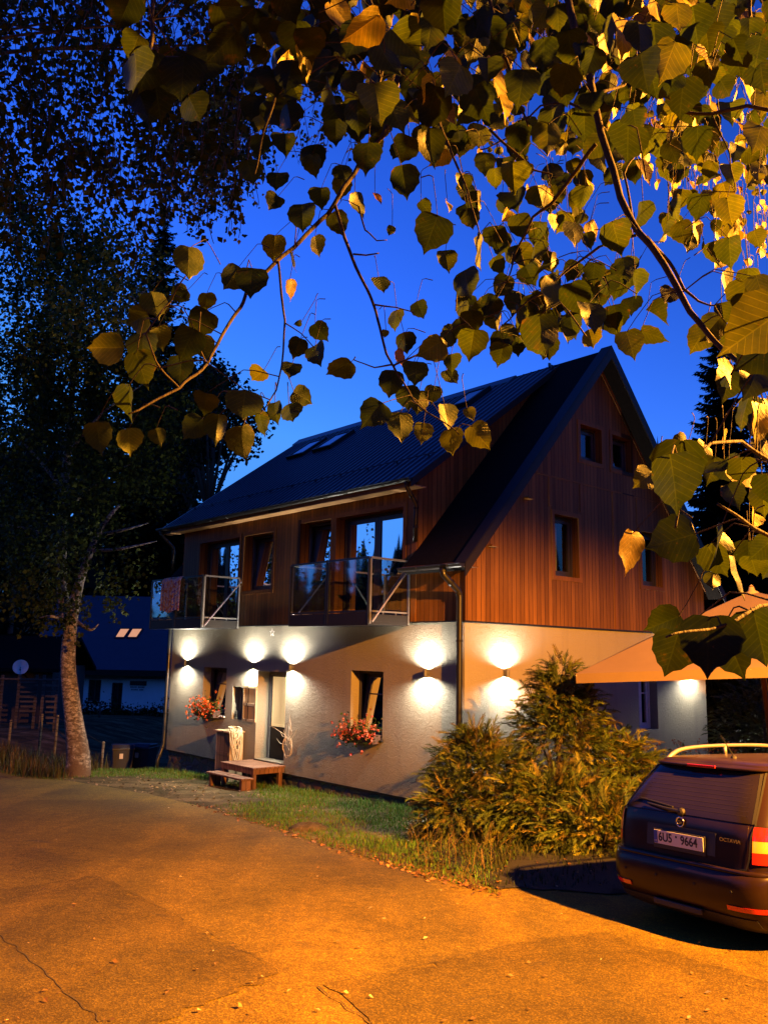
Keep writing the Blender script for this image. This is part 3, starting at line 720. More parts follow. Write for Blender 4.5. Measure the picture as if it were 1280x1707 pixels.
# wooden cabinet with a coil of rope beside the shutter window
t = thing('wooden_cabinet', 'narrow wooden cabinet with pale side against the wall left of the entrance', 'cabinet', H(0, 0, 0), YAW)
m = MB(); m.bb(-.36, -.02, 7.36, 7.385, -.62, .70); m.bb(-.36, -.02, 6.78, 6.805, -.62, .70); m.bb(-.04, -.016, 6.805, 7.36, -.62, .70); m.build('side_panel', M_pale_wood, t, local=True)
m = MB(); m.bb(-.36, -.335, 6.81, 7.355, -.60, .68)
for z in (-.3, .2): m.bb(-.372, -.361, 6.83, 7.335, z, z+.07)
m.build('front_panel', M_oldtan, t, local=True)
m = MB(); m.bb(-.42, -.01, 6.74, 7.43, .702, .735); m.build('top_board', M_pale_wood, t, local=True)
m = MB(); random.seed(5)
for k in range(7):
    P = []; cc = V(-.24+random.gauss(0, .03), 6.82+random.gauss(0, .05), .75)
    for i in range(26):
        a = 2*math.pi*i/24*1.05; rr = .15+.02*math.sin(k+i*.6); x = cc.x+rr*math.cos(a)*.8; y = cc.y+rr*math.sin(a)*1.1
        z = .752+.012*k
        if y < 6.74: z -= (6.74-y)*(3.0+.9*math.sin(k*2.1)); y = 6.735-.015*(k % 3)
        P.append(V(x, y, z))
    m.tube([HO+UA*p.x+VA*p.y+V(0, 0, p.z) for p in P], .010, 6)
for k in range(4):
    P = [V(-.30+.05*k, 6.73-.01*k, .74-.12*i+.03*math.sin(i*2+k)) + V(.02*math.sin(i*1.7+k), -.012*abs(math.sin(i+k)), 0) for i in range(6+k % 3)]
    m.tube([HO+UA*p.x+VA*p.y+V(0, 0, p.z) for p in P], .009, 6)
tag(m.build('rope', M_rope, smooth=True), 'tangled coil of pale rope hanging over the wooden cabinet', 'rope')
# bunch of dry twigs hung beside the door
m = MB(); random.seed(9)
for k in range(10):
    a = V(-.03, 5.02+random.gauss(0, .05), .62+random.gauss(0, .08)); P = [a]; d = V(-random.random()*.25, random.gauss(.12, .5), random.uniform(.2, 1)).normalized()
    n = random.randint(4, 8)
    if k < 5: d = V(-.05, -.02+.05*k, 1).normalized(); n = 9
    for i in range(n):
        d = (d+V(random.gauss(0, .2), random.gauss(0, .3), random.gauss(-.05, .2))).normalized(); q = P[-1]+d*.068; q.x = min(q.x, -.015); P.append(q)
    m.tube([HO+UA*p.x+VA*p.y+V(0, 0, p.z) for p in P], [.004*(1-i/len(P))+.002 for i in range(len(P))], 5)
for k in range(7):
    a = random.uniform(0, 6.28); P = [V(-.05-.03*random.random(), 5.0+.16*math.cos(a+i*.5), .55+.2*math.sin(a+i*.5)+random.gauss(0, .02)) for i in range(7)]
    m.tube([HO+UA*p.x+VA*p.y+V(0, 0, p.z) for p in P], .006, 4)
tag(m.build('twig_bunch', M_twig), 'bunch of pale dry twigs hung on the wall beside the entrance door', 'decoration')
# porch platform and step
t = thing('wooden_platform', 'low wooden porch platform in front of the entrance door', 'platform', H(0, 0, 0), YAW)
m = MB()
for k in range(7): m.bb(-.80, -.01, 5.12+k*.187, 5.12+k*.187+.18, .115, .155)
m.build('boards', M_deck, t, local=True, bevel=.004)
m = MB(); m.bb(-.79, -.03, 5.14, 5.19, .02, .114); m.bb(-.79, -.03, 6.36, 6.41, .02, .114); m.bb(-.79, -.74, 5.19, 6.36, .02, .114); m.build('beam', M_deck, t, local=True)
for x in (-.74, -.10):
    for y in (5.2, 6.35):
        m = MB(); m.bb(x-.04, x+.04, y-.04, y+.04, -.75, .019); m.build('leg', M_deck, t, local=True)
t = thing('wooden_step', 'long wooden step set below the edge of the porch platform', 'step', H(0, 0, 0), YAW)
m = MB(); m.bb(-1.14, -.99, 5.02, 6.42, -.06, -.025); m.bb(-.98, -.83, 5.02, 6.42, -.06, -.025); m.build('tread', M_deck, t, local=True, bevel=.004)
for y in (5.1, 6.3):
    m = MB(); m.bb(-1.11, -.87, y-.035, y+.035, -.8, -.061); m.build('leg', M_deck, t, local=True)
# towel over the far balcony rail
def mk_towel():
    t_ = NT('towel_print'); co = t_.coord('Generated'); f = t_.noise(co, 5, 3, .5, 2.0)
    c = t_.ramp(f, [(.3, (.45, .10, .03)), (.42, (.60, .30, .10)), (.5, (.62, .52, .40)), (.58, (.16, .14, .34)), (.66, (.50, .07, .02))], 'CONSTANT')
    t_.principled(Base_Color=c, Roughness=.95); return t_.m
M_towel = mk_towel(); m = MB(); rows = []
for i in range(21):
    s = i/20; row = []
    for k in range(19):
        v = 8.15+.95*k/18; fold = .028*math.sin(k*1.15+.5)*min(1, abs(s-.35)*4)
        if s < .35: u = -.985+.02*abs(fold); z = 4.225-(.35-s)*1.3
        else: u = -1.062-abs(fold)*1.2-.01; z = 4.225-(s-.35)*1.25+.03*math.sin(k*.5)
        if abs(s-.35) < .03: u = -1.02; z = 4.236
        row.append(H(u, v, z))
    rows.append(row)
m.grid(rows); tag(m.build('towel', M_towel, smooth=True), 'bright patterned towel hung over the far balcony railing', 'towel')

# ------------------------------------------------------------------ linden branches hanging over the camera
def leaf_mesh(mb, base, tipdir, nrm, L, tint, fold=.25, curl=.2, wid=.92, seed=0):
    """heart-shaped toothed leaf: base = stalk end, tipdir = towards the tip, nrm = upper side"""
    t = tipdir.normalized(); n = (nrm-t*nrm.dot(t)).normalized(); s = t.cross(n)
    rd = random.random()*.06; prof = [(-.01, 0), (-.055+rd, .15), (-.03+rd, .29), (.05, .415), (.17, .49), (.30, .515), (.43, .50), (.56, .45), (.68, .365), (.79, .25), (.88, .13), (.95, .05), (1.03+random.random()*.08, 0)]; lop = random.gauss(0, .07)
    ph = random.random()*6; cup = random.choice((0, 0, .3, -.3, .9, -.6))
    def P(a, w):
        w = w*(1+lop*(1 if w > 0 else -1)); z = abs(w)*fold + cup*w*w*(1 if w*lop > 0 else .4) - curl*(a-.35)**2 + .035*math.sin(a*9+ph)*abs(w)*2 + .05*math.sin(w*5+ph)
        return base + t*(a*L) + s*(w*L*wid) + n*(z*L)
    mid = [P(a, 0) for a in (0, .0, .02, .08, .16, .27, .40, .53, .66, .78, .87, .94, 1.04)]
    i0 = len(mb.v)
    for sg in (1, -1):
        b = len(mb.v); edge = []
        for k, (a, w_) in enumerate(prof):
            if 0 < k < 12: w_ = w_*(1+(.035 if k % 2 else -.035)); a += .012*(1 if k % 2 else -1)
            edge.append(P(a, sg*w_))
        half = [(mid[k]+edge[k])/2 + n*(-.012*L) for k in range(13)]
        pe = [(a, sg*w_) for a, w_ in prof]; ma = (0, .0, .02, .08, .16, .27, .40, .53, .66, .78, .87, .94, 1.04)
        mb.uv += [(a, 0, 0) for a in ma]+[((ma[k]+pe[k][0])/2, pe[k][1]/2, 0) for k in range(13)]+[(*q, 0) for q in pe]
        mb.v += [tuple(p) for p in mid]+[tuple(p) for p in half]+[tuple(p) for p in edge]
        for k in range(12):
            for r in (0, 13):
                q = (b+r+k, b+r+k+1, b+r+13+k+1, b+r+13+k)
                mb.f.append(q if sg > 0 else q[::-1]); mb.t.append(tint)

TW = {  # twigs in picture coordinates with a distance for every point: (x, y, distance, radius in metres)
 'A': [(900, -160, 2.6, .013), (945, 0, 2.3, .0115), (985, 150, 2.15, .0105), (1000, 220, 2.1, .010), (1035, 330, 2.0, .009), (1065, 390, 1.95, .0085), (1105, 440, 1.9, .008), (1150, 520, 1.85, .007), (1205, 580, 1.8, .006), (1260, 640, 1.7, .005)],
 'B': [(690, -60, 2.6, .010), (665, 120, 2.5, .009), (640, 225, 2.4, .008), (600, 270, 2.35, .0075), (570, 320, 2.3, .007), (545, 360, 2.3, .0065), (490, 410, 2.2, .006), (455, 440, 2.15, .0055), (420, 475, 2.1, .005), (400, 515, 2.0, .0045), (370, 560, 1.95, .004), (345, 605, 1.9, .0035), (300, 650, 1.8, .003), (215, 690, 1.7, .002)],
 'C': [(556, 340, 2.3, .005), (575, 400, 2.3, .005), (600, 455, 2.3, .0045), (625, 520, 2.3, .004), (645, 590, 2.25, .0035), (660, 620, 2.25, .003), (690, 670, 2.2, .0025), (730, 700, 2.1, .002), (765, 725, 2.1, .0015)],
 'C2': [(590, 425, 2.3, .003), (612, 426, 2.3, .0025), (632, 422, 2.3, .002)], 'C3': [(597, 345, 2.35, .003), (610, 385, 2.35, .0025), (630, 402, 2.3, .002), (645, 400, 2.3, .0015)],
 'C4': [(618, 508, 2.3, .003), (660, 512, 2.3, .002), (690, 522, 2.3, .0015)], 'C5': [(655, 608, 2.25, .003), (625, 612, 2.25, .002), (590, 600, 2.2, .0015)], 'C6': [(655, 610, 2.25, .003), (700, 590, 2.3, .0025), (760, 545, 2.4, .002), (830, 520, 2.4, .002)],
 'D': [(462, 436, 2.15, .0035), (468, 490, 2.2, .0035), (475, 535, 2.2, .003), (470, 600, 2.2, .0025), (462, 650, 2.1, .002), (435, 690, 2.0, .0015)], 'D2': [(474, 538, 2.2, .002), (500, 555, 2.2, .0015), (525, 580, 2.2, .0015)],
 'E': [(992, 240, 2.1, .006), (950, 295, 2.2, .0055), (917, 341, 2.25, .005), (888, 362, 2.3, .004), (860, 420, 2.4, .003), (845, 470, 2.4, .002)],
 'F': [(1075, 395, 1.95, .005), (1110, 440, 2.0, .0045), (1136, 480, 2.0, .004), (1165, 500, 2.0, .003), (1190, 509, 2.0, .002)],
 'G': [(1250, -60, 2.4, .006), (1252, 40, 2.4, .005), (1262, 80, 2.4, .0045), (1290, 120, 2.4, .004)], 'H': [(815, 215, 2.3, .004), (860, 258, 2.3, .004), (890, 284, 2.3, .003), (920, 291, 2.3, .002)],
 'I': [(690, -60, 2.6, .007), (700, 110, 2.5, .006), (727, 190, 2.45, .005), (750, 250, 2.4, .004), (780, 320, 2.4, .003), (800, 400, 2.4, .002)],
 'J': [(1000, 410, 2.1, .004), (960, 440, 2.2, .0035), (926, 470, 2.2, .003), (880, 500, 2.3, .0025), (840, 540, 2.3, .002)], 'J2': [(1000, 410, 2.1, .003), (1035, 400, 2.05, .003), (1060, 392, 2.0, .004)],
 'K': [(1122, 187, 2.2, .005), (1186, 189, 2.2, .005), (1244, 176, 2.2, .0055), (1300, 185, 2.2, .006)], 'K2': [(1186, 189, 2.2, .003), (1200, 230, 2.2, .0025), (1215, 260, 2.2, .002), (1225, 320, 2.2, .0015)],
 'L': [(1300, 780, 1.5, .004), (1235, 735, 1.4, .003), (1185, 740, 1.3, .0025), (1150, 770, 1.2, .002), (1135, 830, 1.15, .002), (1125, 880, 1.15, .0015)], 'L2': [(1290, 900, 1.4, .003), (1235, 865, 1.3, .0025), (1195, 840, 1.25, .002)],
 'M': [(1310, 1000, 1.3, .003), (1262, 1010, 1.25, .003), (1215, 1040, 1.2, .0025), (1170, 1048, 1.15, .002), (1110, 1062, 1.1, .0015)], 'N': [(985, 160, 2.2, .005), (1040, 140, 2.3, .004), (1090, 60, 2.4, .003), (1110, -30, 2.5, .003)],
 'O': [(470, -60, 2.2, .006), (480, 60, 2.1, .005), (465, 150, 2.1, .004), (440, 220, 2.1, .003), (425, 290, 2.1, .002)], 'P': [(250, -60, 1.6, .005), (255, 60, 1.5, .004), (240, 120, 1.45, .003), (235, 180, 1.4, .002)],
 'Q': [(600, -80, 2.0, .006), (620, 20, 1.9, .005), (640, 100, 1.9, .004), (620, 170, 1.9, .003)], 'S': [(800, -60, 2.4, .006), (830, 60, 2.3, .005), (860, 150, 2.3, .004), (880, 210, 2.3, .003)],
 'T': [(300, 650, 1.8, .002), (262, 600, 1.7, .002), (245, 560, 1.7, .002), (290, 500, 1.75, .002), (310, 460, 1.7, .0015)], 'U': [(345, 605, 1.9, .002), (330, 570, 1.85, .002), (335, 520, 1.85, .0015)],
 'X': [(992, 190, 2.2, .004), (950, 170, 2.3, .004), (900, 175, 2.4, .003), (850, 230, 2.4, .003), (800, 250, 2.4, .002)], 'Y': [(1150, -60, 2.6, .005), (1170, 60, 2.5, .004), (1150, 150, 2.4, .003), (1115, 240, 2.3, .002)],
 'Z': [(1060, 385, 2.0, .004), (1040, 290, 2.1, .003), (1070, 240, 2.2, .002)],
}
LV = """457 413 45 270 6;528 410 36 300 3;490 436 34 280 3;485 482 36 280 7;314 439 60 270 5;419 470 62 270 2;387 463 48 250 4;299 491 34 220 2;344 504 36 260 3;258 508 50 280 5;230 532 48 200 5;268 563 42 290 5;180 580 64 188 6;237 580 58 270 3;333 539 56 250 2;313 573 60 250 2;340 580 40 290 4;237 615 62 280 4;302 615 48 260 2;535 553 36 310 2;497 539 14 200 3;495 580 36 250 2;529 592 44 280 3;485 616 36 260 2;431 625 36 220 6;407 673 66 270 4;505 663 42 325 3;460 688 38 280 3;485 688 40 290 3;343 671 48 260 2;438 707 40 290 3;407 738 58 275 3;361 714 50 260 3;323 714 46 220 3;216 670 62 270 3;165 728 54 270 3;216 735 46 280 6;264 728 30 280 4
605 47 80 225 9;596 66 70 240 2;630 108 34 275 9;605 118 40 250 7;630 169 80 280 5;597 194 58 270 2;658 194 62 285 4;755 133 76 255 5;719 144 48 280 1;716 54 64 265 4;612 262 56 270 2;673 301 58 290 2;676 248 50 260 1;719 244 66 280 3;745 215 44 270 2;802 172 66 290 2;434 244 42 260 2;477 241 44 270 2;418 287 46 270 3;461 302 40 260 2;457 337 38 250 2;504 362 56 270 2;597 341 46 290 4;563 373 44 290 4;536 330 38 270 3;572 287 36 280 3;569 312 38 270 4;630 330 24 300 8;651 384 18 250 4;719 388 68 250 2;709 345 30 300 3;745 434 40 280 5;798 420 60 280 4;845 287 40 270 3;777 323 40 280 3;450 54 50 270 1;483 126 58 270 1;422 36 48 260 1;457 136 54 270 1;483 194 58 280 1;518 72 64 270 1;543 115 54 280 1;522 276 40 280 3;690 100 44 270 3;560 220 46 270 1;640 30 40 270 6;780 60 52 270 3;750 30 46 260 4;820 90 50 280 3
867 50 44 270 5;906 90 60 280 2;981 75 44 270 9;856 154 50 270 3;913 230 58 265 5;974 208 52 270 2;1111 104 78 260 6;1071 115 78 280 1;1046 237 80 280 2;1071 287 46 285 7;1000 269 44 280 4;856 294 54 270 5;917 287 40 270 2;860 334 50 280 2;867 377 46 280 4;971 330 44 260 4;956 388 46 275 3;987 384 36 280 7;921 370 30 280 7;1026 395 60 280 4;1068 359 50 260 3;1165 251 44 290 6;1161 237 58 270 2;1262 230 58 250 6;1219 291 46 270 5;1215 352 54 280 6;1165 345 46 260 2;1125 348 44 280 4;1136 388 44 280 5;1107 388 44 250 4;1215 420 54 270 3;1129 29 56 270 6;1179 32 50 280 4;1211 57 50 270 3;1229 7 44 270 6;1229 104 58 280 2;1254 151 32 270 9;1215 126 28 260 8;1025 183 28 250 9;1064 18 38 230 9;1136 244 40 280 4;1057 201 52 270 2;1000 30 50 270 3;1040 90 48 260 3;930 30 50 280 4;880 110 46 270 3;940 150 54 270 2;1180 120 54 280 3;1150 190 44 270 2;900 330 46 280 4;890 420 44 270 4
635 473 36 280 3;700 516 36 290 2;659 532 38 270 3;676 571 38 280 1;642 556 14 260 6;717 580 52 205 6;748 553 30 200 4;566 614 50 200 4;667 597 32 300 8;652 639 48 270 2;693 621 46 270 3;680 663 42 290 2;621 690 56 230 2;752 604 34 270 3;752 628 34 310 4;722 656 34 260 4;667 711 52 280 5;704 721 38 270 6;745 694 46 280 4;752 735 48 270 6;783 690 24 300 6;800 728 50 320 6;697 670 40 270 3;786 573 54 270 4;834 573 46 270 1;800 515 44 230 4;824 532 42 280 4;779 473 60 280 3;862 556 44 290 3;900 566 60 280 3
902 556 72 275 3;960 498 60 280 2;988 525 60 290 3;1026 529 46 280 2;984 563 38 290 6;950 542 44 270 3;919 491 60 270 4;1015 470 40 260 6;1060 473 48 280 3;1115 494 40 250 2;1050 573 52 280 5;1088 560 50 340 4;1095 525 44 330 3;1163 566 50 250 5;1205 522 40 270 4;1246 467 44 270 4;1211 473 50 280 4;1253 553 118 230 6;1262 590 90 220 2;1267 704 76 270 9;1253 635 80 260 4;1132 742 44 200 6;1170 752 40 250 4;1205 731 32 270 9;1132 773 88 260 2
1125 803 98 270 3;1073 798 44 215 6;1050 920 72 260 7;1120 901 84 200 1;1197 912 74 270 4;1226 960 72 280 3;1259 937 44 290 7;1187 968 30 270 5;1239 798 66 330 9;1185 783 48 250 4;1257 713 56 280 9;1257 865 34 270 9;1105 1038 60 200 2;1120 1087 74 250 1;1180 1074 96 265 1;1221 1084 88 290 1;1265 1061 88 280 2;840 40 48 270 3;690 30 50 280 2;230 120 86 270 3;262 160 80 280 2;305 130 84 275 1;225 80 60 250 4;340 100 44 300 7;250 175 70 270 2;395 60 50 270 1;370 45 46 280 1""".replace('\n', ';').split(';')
linden = thing('linden_tree', 'linden tree with big heart-shaped leaves, twigs hanging close overhead', 'tree', (-2.6, -1.6, gz(-2.6, -1.6)))
bm_tw = MB(); leaves = MB(); leaves.uv = []; random.seed(21)
NODES = []
for nm, pts in TW.items():
    P = [at(x, y, d) for x, y, d, r in pts]; rr = [r for *_, r in pts]; Q = []; rq = []
    for i in range(len(P)-1):
        n = 5
        for k in range(n):
            t_ = k/n; q = P[i].lerp(P[i+1], t_); q += V(*[.008*mnoise.noise(q*9+V(j*7., 0, 0)) for j in range(3)]); Q.append(q); rq.append(rr[i]+(rr[i+1]-rr[i])*t_)
    Q.append(P[-1]); rq.append(rr[-1]); bm_tw.tube(Q, rq, 7); NODES += list(zip(Q, rq))
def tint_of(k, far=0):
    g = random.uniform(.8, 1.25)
    pal = {1: (.011, .022, .005), 2: (.016, .034, .007), 3: (.026, .052, .009), 4: (.038, .070, .010), 5: (.056, .092, .012), 6: (.090, .125, .016), 7: (.17, .125, .018), 8: (.22, .115, .02), 9: (.34, .30, .03)}  # upper tones put direct lamp light into the leaf colour
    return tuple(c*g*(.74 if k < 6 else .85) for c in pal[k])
def hang_leaf(x, y, size, ang, k, wid=None, d=None):
    d = d or min(2.7, max(1.05, 1417*.078/size))*random.uniform(.95, 1.05)
    L = size*d/1417*1.02
    a = R_(ang+random.gauss(0, 6)); tip = _R*math.cos(a) + _U*math.sin(a)
    c = at(x, y, d); look = (CAM-c).normalized()
    # facing: dull leaves turn their edge to the lamp, bright ones turn towards it
    lampdir = (V(6.3, 3.6, 5.5)-c).normalized()
    n = look*random.uniform(.6, 1.0) + V(random.gauss(0, .42), random.gauss(0, .25), random.gauss(.15, .40))
    if k >= 7: n = look*.75 + lampdir*.75
    elif k <= 2: n = look*.95 - lampdir*.22
    elif k >= 5: n = look*.95 + lampdir*.25
    if random.random() < .5 and k < 7: n = -n
    tip = (tip + look*random.gauss(0, .38)).normalized()
    base = c - tip*L*.47
    dim = .62 if (x > 1000 and y > 480 and k < 7) else 1  # lower right leaves darkened in colour to offset strong lamp light
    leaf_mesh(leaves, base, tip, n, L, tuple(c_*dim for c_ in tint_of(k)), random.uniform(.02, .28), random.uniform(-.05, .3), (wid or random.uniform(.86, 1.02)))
    # stalk to the nearest twig, sagging
    node = min(NODES, key=lambda q: (q[0]-base).length + (0 if q[0].z > base.z-.02 else .08))[0]
    dist = (node-base).length
    if dist > .22: node = base + (node-base)*(.12/dist) + V(0, 0, .02)
    mid = (node+base)/2 + V(0, 0, .12*min(dist, .2)) - tip*.2*min(dist, .1)
    bm_tw.tube([node, (node+mid*2)/3+V(0, 0, .004), mid, (mid+base*2)/3, base+tip*L*.04], [.0016, .0014, .0012, .0011, .001], 4, False)
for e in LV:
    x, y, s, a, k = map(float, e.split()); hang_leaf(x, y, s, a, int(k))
# more leaves farther back in the dense parts
def inpoly(x, y, P):
    r = False; j = len(P)-1
    for i in range(len(P)):
        if (P[i][1] > y) != (P[j][1] > y) and x < (P[j][0]-P[i][0])*(y-P[i][1])/(P[j][1]-P[i][1])+P[i][0]: r = not r
        j = i
    return r
def fill(poly, n, s0, s1, tones, d0, d1):
    xs_ = [p[0] for p in poly]; ys_ = [p[1] for p in poly]; c = 0
    while c < n:
        x = random.uniform(min(xs_), max(xs_)); y = random.uniform(min(ys_), max(ys_))
        if inpoly(x, y, poly): hang_leaf(x, y, random.uniform(s0, s1), random.gauss(272, 22), random.choice(tones), d=random.uniform(d0, d1)); c += 1
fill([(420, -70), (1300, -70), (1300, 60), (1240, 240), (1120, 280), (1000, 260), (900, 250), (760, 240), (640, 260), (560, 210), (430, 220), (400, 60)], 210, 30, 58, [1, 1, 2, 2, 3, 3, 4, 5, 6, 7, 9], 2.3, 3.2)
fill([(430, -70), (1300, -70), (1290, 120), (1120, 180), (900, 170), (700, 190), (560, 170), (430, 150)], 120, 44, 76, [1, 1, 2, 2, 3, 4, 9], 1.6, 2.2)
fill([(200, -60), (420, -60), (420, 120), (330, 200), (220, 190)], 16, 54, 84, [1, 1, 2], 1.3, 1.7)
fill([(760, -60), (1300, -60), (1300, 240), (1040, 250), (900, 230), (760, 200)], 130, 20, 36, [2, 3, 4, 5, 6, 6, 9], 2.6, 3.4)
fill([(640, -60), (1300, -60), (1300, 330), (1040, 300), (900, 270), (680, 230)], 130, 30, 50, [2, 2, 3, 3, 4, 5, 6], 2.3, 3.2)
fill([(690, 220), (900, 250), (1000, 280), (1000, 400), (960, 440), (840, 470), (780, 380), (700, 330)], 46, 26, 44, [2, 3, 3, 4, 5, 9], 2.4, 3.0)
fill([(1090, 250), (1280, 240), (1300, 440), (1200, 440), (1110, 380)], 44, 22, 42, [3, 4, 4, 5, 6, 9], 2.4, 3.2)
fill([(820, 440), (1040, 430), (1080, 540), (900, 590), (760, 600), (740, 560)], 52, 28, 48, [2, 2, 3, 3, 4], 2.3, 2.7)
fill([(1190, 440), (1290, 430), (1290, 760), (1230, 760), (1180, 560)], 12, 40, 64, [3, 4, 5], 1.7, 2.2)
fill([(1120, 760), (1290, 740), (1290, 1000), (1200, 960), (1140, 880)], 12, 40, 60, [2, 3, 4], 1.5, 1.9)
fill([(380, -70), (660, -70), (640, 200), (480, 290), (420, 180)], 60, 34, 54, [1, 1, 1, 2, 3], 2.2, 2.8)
# small leaves seen beyond, nearer the lamp, its glow put into their tint
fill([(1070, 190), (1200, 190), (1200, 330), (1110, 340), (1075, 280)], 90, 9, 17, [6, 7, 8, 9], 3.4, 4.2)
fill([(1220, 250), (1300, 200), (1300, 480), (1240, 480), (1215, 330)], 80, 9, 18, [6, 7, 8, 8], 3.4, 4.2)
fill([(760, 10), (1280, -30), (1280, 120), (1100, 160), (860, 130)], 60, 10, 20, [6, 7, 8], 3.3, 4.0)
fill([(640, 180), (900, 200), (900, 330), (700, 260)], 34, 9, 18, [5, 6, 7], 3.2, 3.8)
# limbs and trunk (behind and above the camera)
def curve(pts, rad, n=10, steps=6):
    P = [V(p) for p in pts]; Q = []; rq = []
    for i in range(len(P)-1):
        p0 = P[max(i-1, 0)]; p1 = P[i]; p2 = P[i+1]; p3 = P[min(i+2, len(P)-1)]
        for k in range(steps):
            t_ = k/steps; q = .5*((2*p1)+(p2-p0)*t_+(2*p0-5*p1+4*p2-p3)*t_*t_+(3*p1-p0-3*p2+p3)*t_**3); Q.append(q); rq.append(rad[i]+(rad[i+1]-rad[i])*t_)
    Q.append(P[-1]); rq.append(rad[-1]); return Q, rq
tr = MB(); g0 = gz(-2.6, -1.6)
Q, rq = curve([(-2.6, -1.6, g0-.2), (-2.58, -1.6, g0+.5), (-2.55, -1.55, 2.2), (-2.45, -1.5, 4.0), (-2.3, -1.5, 6.2), (-2.4, -1.7, 8.6), (-2.3, -1.6, 10.5)], [.34, .25, .21, .185, .14, .08, .03]); tr.tube(Q, rq, 14)
tr.build('trunk', M_bark, linden, smooth=True)
lm = MB()
for tgt in ('A', 'B', 'S', 'O', 'P', 'G', 'Y', 'Q', 'I'):
    x, y, d, r = TW[tgt][0]; e = at(x, y, d); s_ = V(-2.45, -1.5, 3.9+random.random()*.8); m_ = s_.lerp(e, .5)+V(0, 0, .55)
    Q, rq = curve([s_, s_.lerp(m_, .5)+V(0, 0, .25), m_, m_.lerp(e, .6)+V(0, 0, .08), e], [.05, .04, .03, .02, r*1.02], 8); lm.tube(Q, rq, 8)
for k in range(9):
    a = k*.7; s_ = V(-2.4, -1.5, 4.6+k*.5); e = s_+V(3.6*math.cos(a+2.3), 3.6*math.sin(a+2.3), 1.2); Q, rq = curve([s_, s_.lerp(e, .5)+V(0, 0, .3), e], [.06, .04, .012]); lm.tube(Q, rq, 7)
lm.build('limb', M_bark, linden, smooth=True)
bm_tw.build('twig', M_twigbark, linden, smooth=True)
lo_ = leaves.build('hanging_leaves', M_leaf, linden, smooth=True)
au = lo_.data.attributes.new('leaf_uv', 'FLOAT_VECTOR', 'POINT'); au.data.foreach_set('vector', [x for q in leaves.uv for x in q])
cr = MB(); random.seed(3)
for k in range(11000):       # unseen crown over the photographer, widened to block sky light
    while True:
        q = V(random.gauss(0, 1), random.gauss(0, 1), random.gauss(0, 1)).normalized()*random.uniform(.55, 1)
        c = V(-1.2, -4.2, 7.6)+V(q.x*7.6, q.y*6.6, q.z*4.4)
        if c.z > 3.5 and not (c.y > .2 and (c.z-CZ)/max(c.y, .1) < 1.25): break
    n = V(random.gauss(0, .6), random.gauss(0, .6), 1).normalized(); t_ = V(random.gauss(0, 1), random.gauss(0, 1), -.6).normalized(); s_ = random.uniform(.16, .30)
    u_ = t_.cross(n).normalized(); g = random.uniform(.5, 1.3); col = (.07*g, .075*g, .014*g)
    cr.poly([c, c+t_*s_*.4+u_*s_*.5, c+t_*s_, c+t_*s_*.4-u_*s_*.5], col)
cr.build('crown', M_leaf, linden)

# ------------------------------------------------------------------ birches
def strand_leaves(mb, tw, top, length, step, lsize, tints, sway=.25, leafn=2):
    p = V(top); d = V(random.gauss(0, .25), random.gauss(0, .25), -1).normalized(); P = [p.copy()]
    n = max(2, int(length/step))
    for i in range(n):
        d = (d+V(random.gauss(0, sway*.4), random.gauss(0, sway*.4), -.12)).normalized(); p = p+d*step; P.append(p.copy())
        for k in range(leafn):
            a = V(random.gauss(0, 1), random.gauss(0, 1), random.gauss(-.7, .5)).normalized(); c = p+a*random.uniform(.2, .9)*lsize*1.3
            nn = V(random.gauss(0, 1), random.gauss(0, 1), random.gauss(0, .7)).normalized(); e = a.cross(nn)
            if e.length < .2: continue
            e.normalize(); L = lsize*random.uniform(.7, 1.25); g = random.uniform(.55, 1.35); col = random.choice(tints)
            mb.poly([c, c+a*L*.35+e*L*.42, c+a*L, c+a*L*.35-e*L*.42], tuple(g*x for x in col))
    if tw is not None: tw.tube(P, [.004]*len(P), 3, False)
BIRCH_TINTS = [(.018, .030, .005), (.028, .040, .006), (.12, .105, .015)]  # last tint carries the lamp's glow in the leaf colour
# near birch: its trunk stands left of the picture, its hanging twigs fill the upper left corner
nb = thing('birch_tree', 'birch whose drooping twigs of small dark leaves hang into the upper left corner', 'tree', (-7.4, 6.8, gz(-7.4, 6.8)))
tr = MB(); Q, rq = curve([(-7.4, 6.8, gz(-7.4, 6.8)-.2), (-7.35, 6.8, 1.5), (-7.2, 6.85, 4), (-6.9, 7.0, 7), (-6.7, 7.2, 10), (-6.6, 7.3, 13)], [.26, .2, .17, .13, .08, .03]); tr.tube(Q, rq, 12); tr.build('trunk', M_birch, nb, smooth=True)
tw = MB(); lf = MB(); random.seed(31)
ends = []
for k in range(26):
    x = random.uniform(-30, 420); y = random.uniform(-130, 130); d = random.uniform(6.2, 9.0); e = at(x, y, d); s_ = V(-7.0, 6.95, random.uniform(4.5, 9.5)); m_ = s_.lerp(e, .5)+V(0, 0, .7)
    Q, rq = curve([s_, m_, e], [.035, .02, .005]); tw.tube(Q, rq, 5); ends += [q for q in Q[4:]]
for k in range(600):
    x = random.uniform(-30, 430); d = random.uniform(6.2, 9.2)
    y = random.uniform(-90, 250-.10*abs(x-120)) if random.random() < .8 else random.uniform(60, 330)
    top = at(x, y, d); strand_leaves(lf, tw, top, random.uniform(.25, .75), .06, .070, BIRCH_TINTS[:2], .3, 2)
for k in range(170):     # fringe on the right
    x = random.gauss(345, 40); y = random.uniform(130, 320); strand_leaves(lf, tw, at(x, y, random.uniform(8.5, 10.5)), random.uniform(.25, .7), .06, .055, BIRCH_TINTS, .3, 2)
for k in range(60):
    x = random.uniform(420, 600); y = random.uniform(20, 230); strand_leaves(lf, tw, at(x, y, random.uniform(8.5, 10.5)), random.uniform(.2, .5), .06, .055, BIRCH_TINTS, .3, 2)
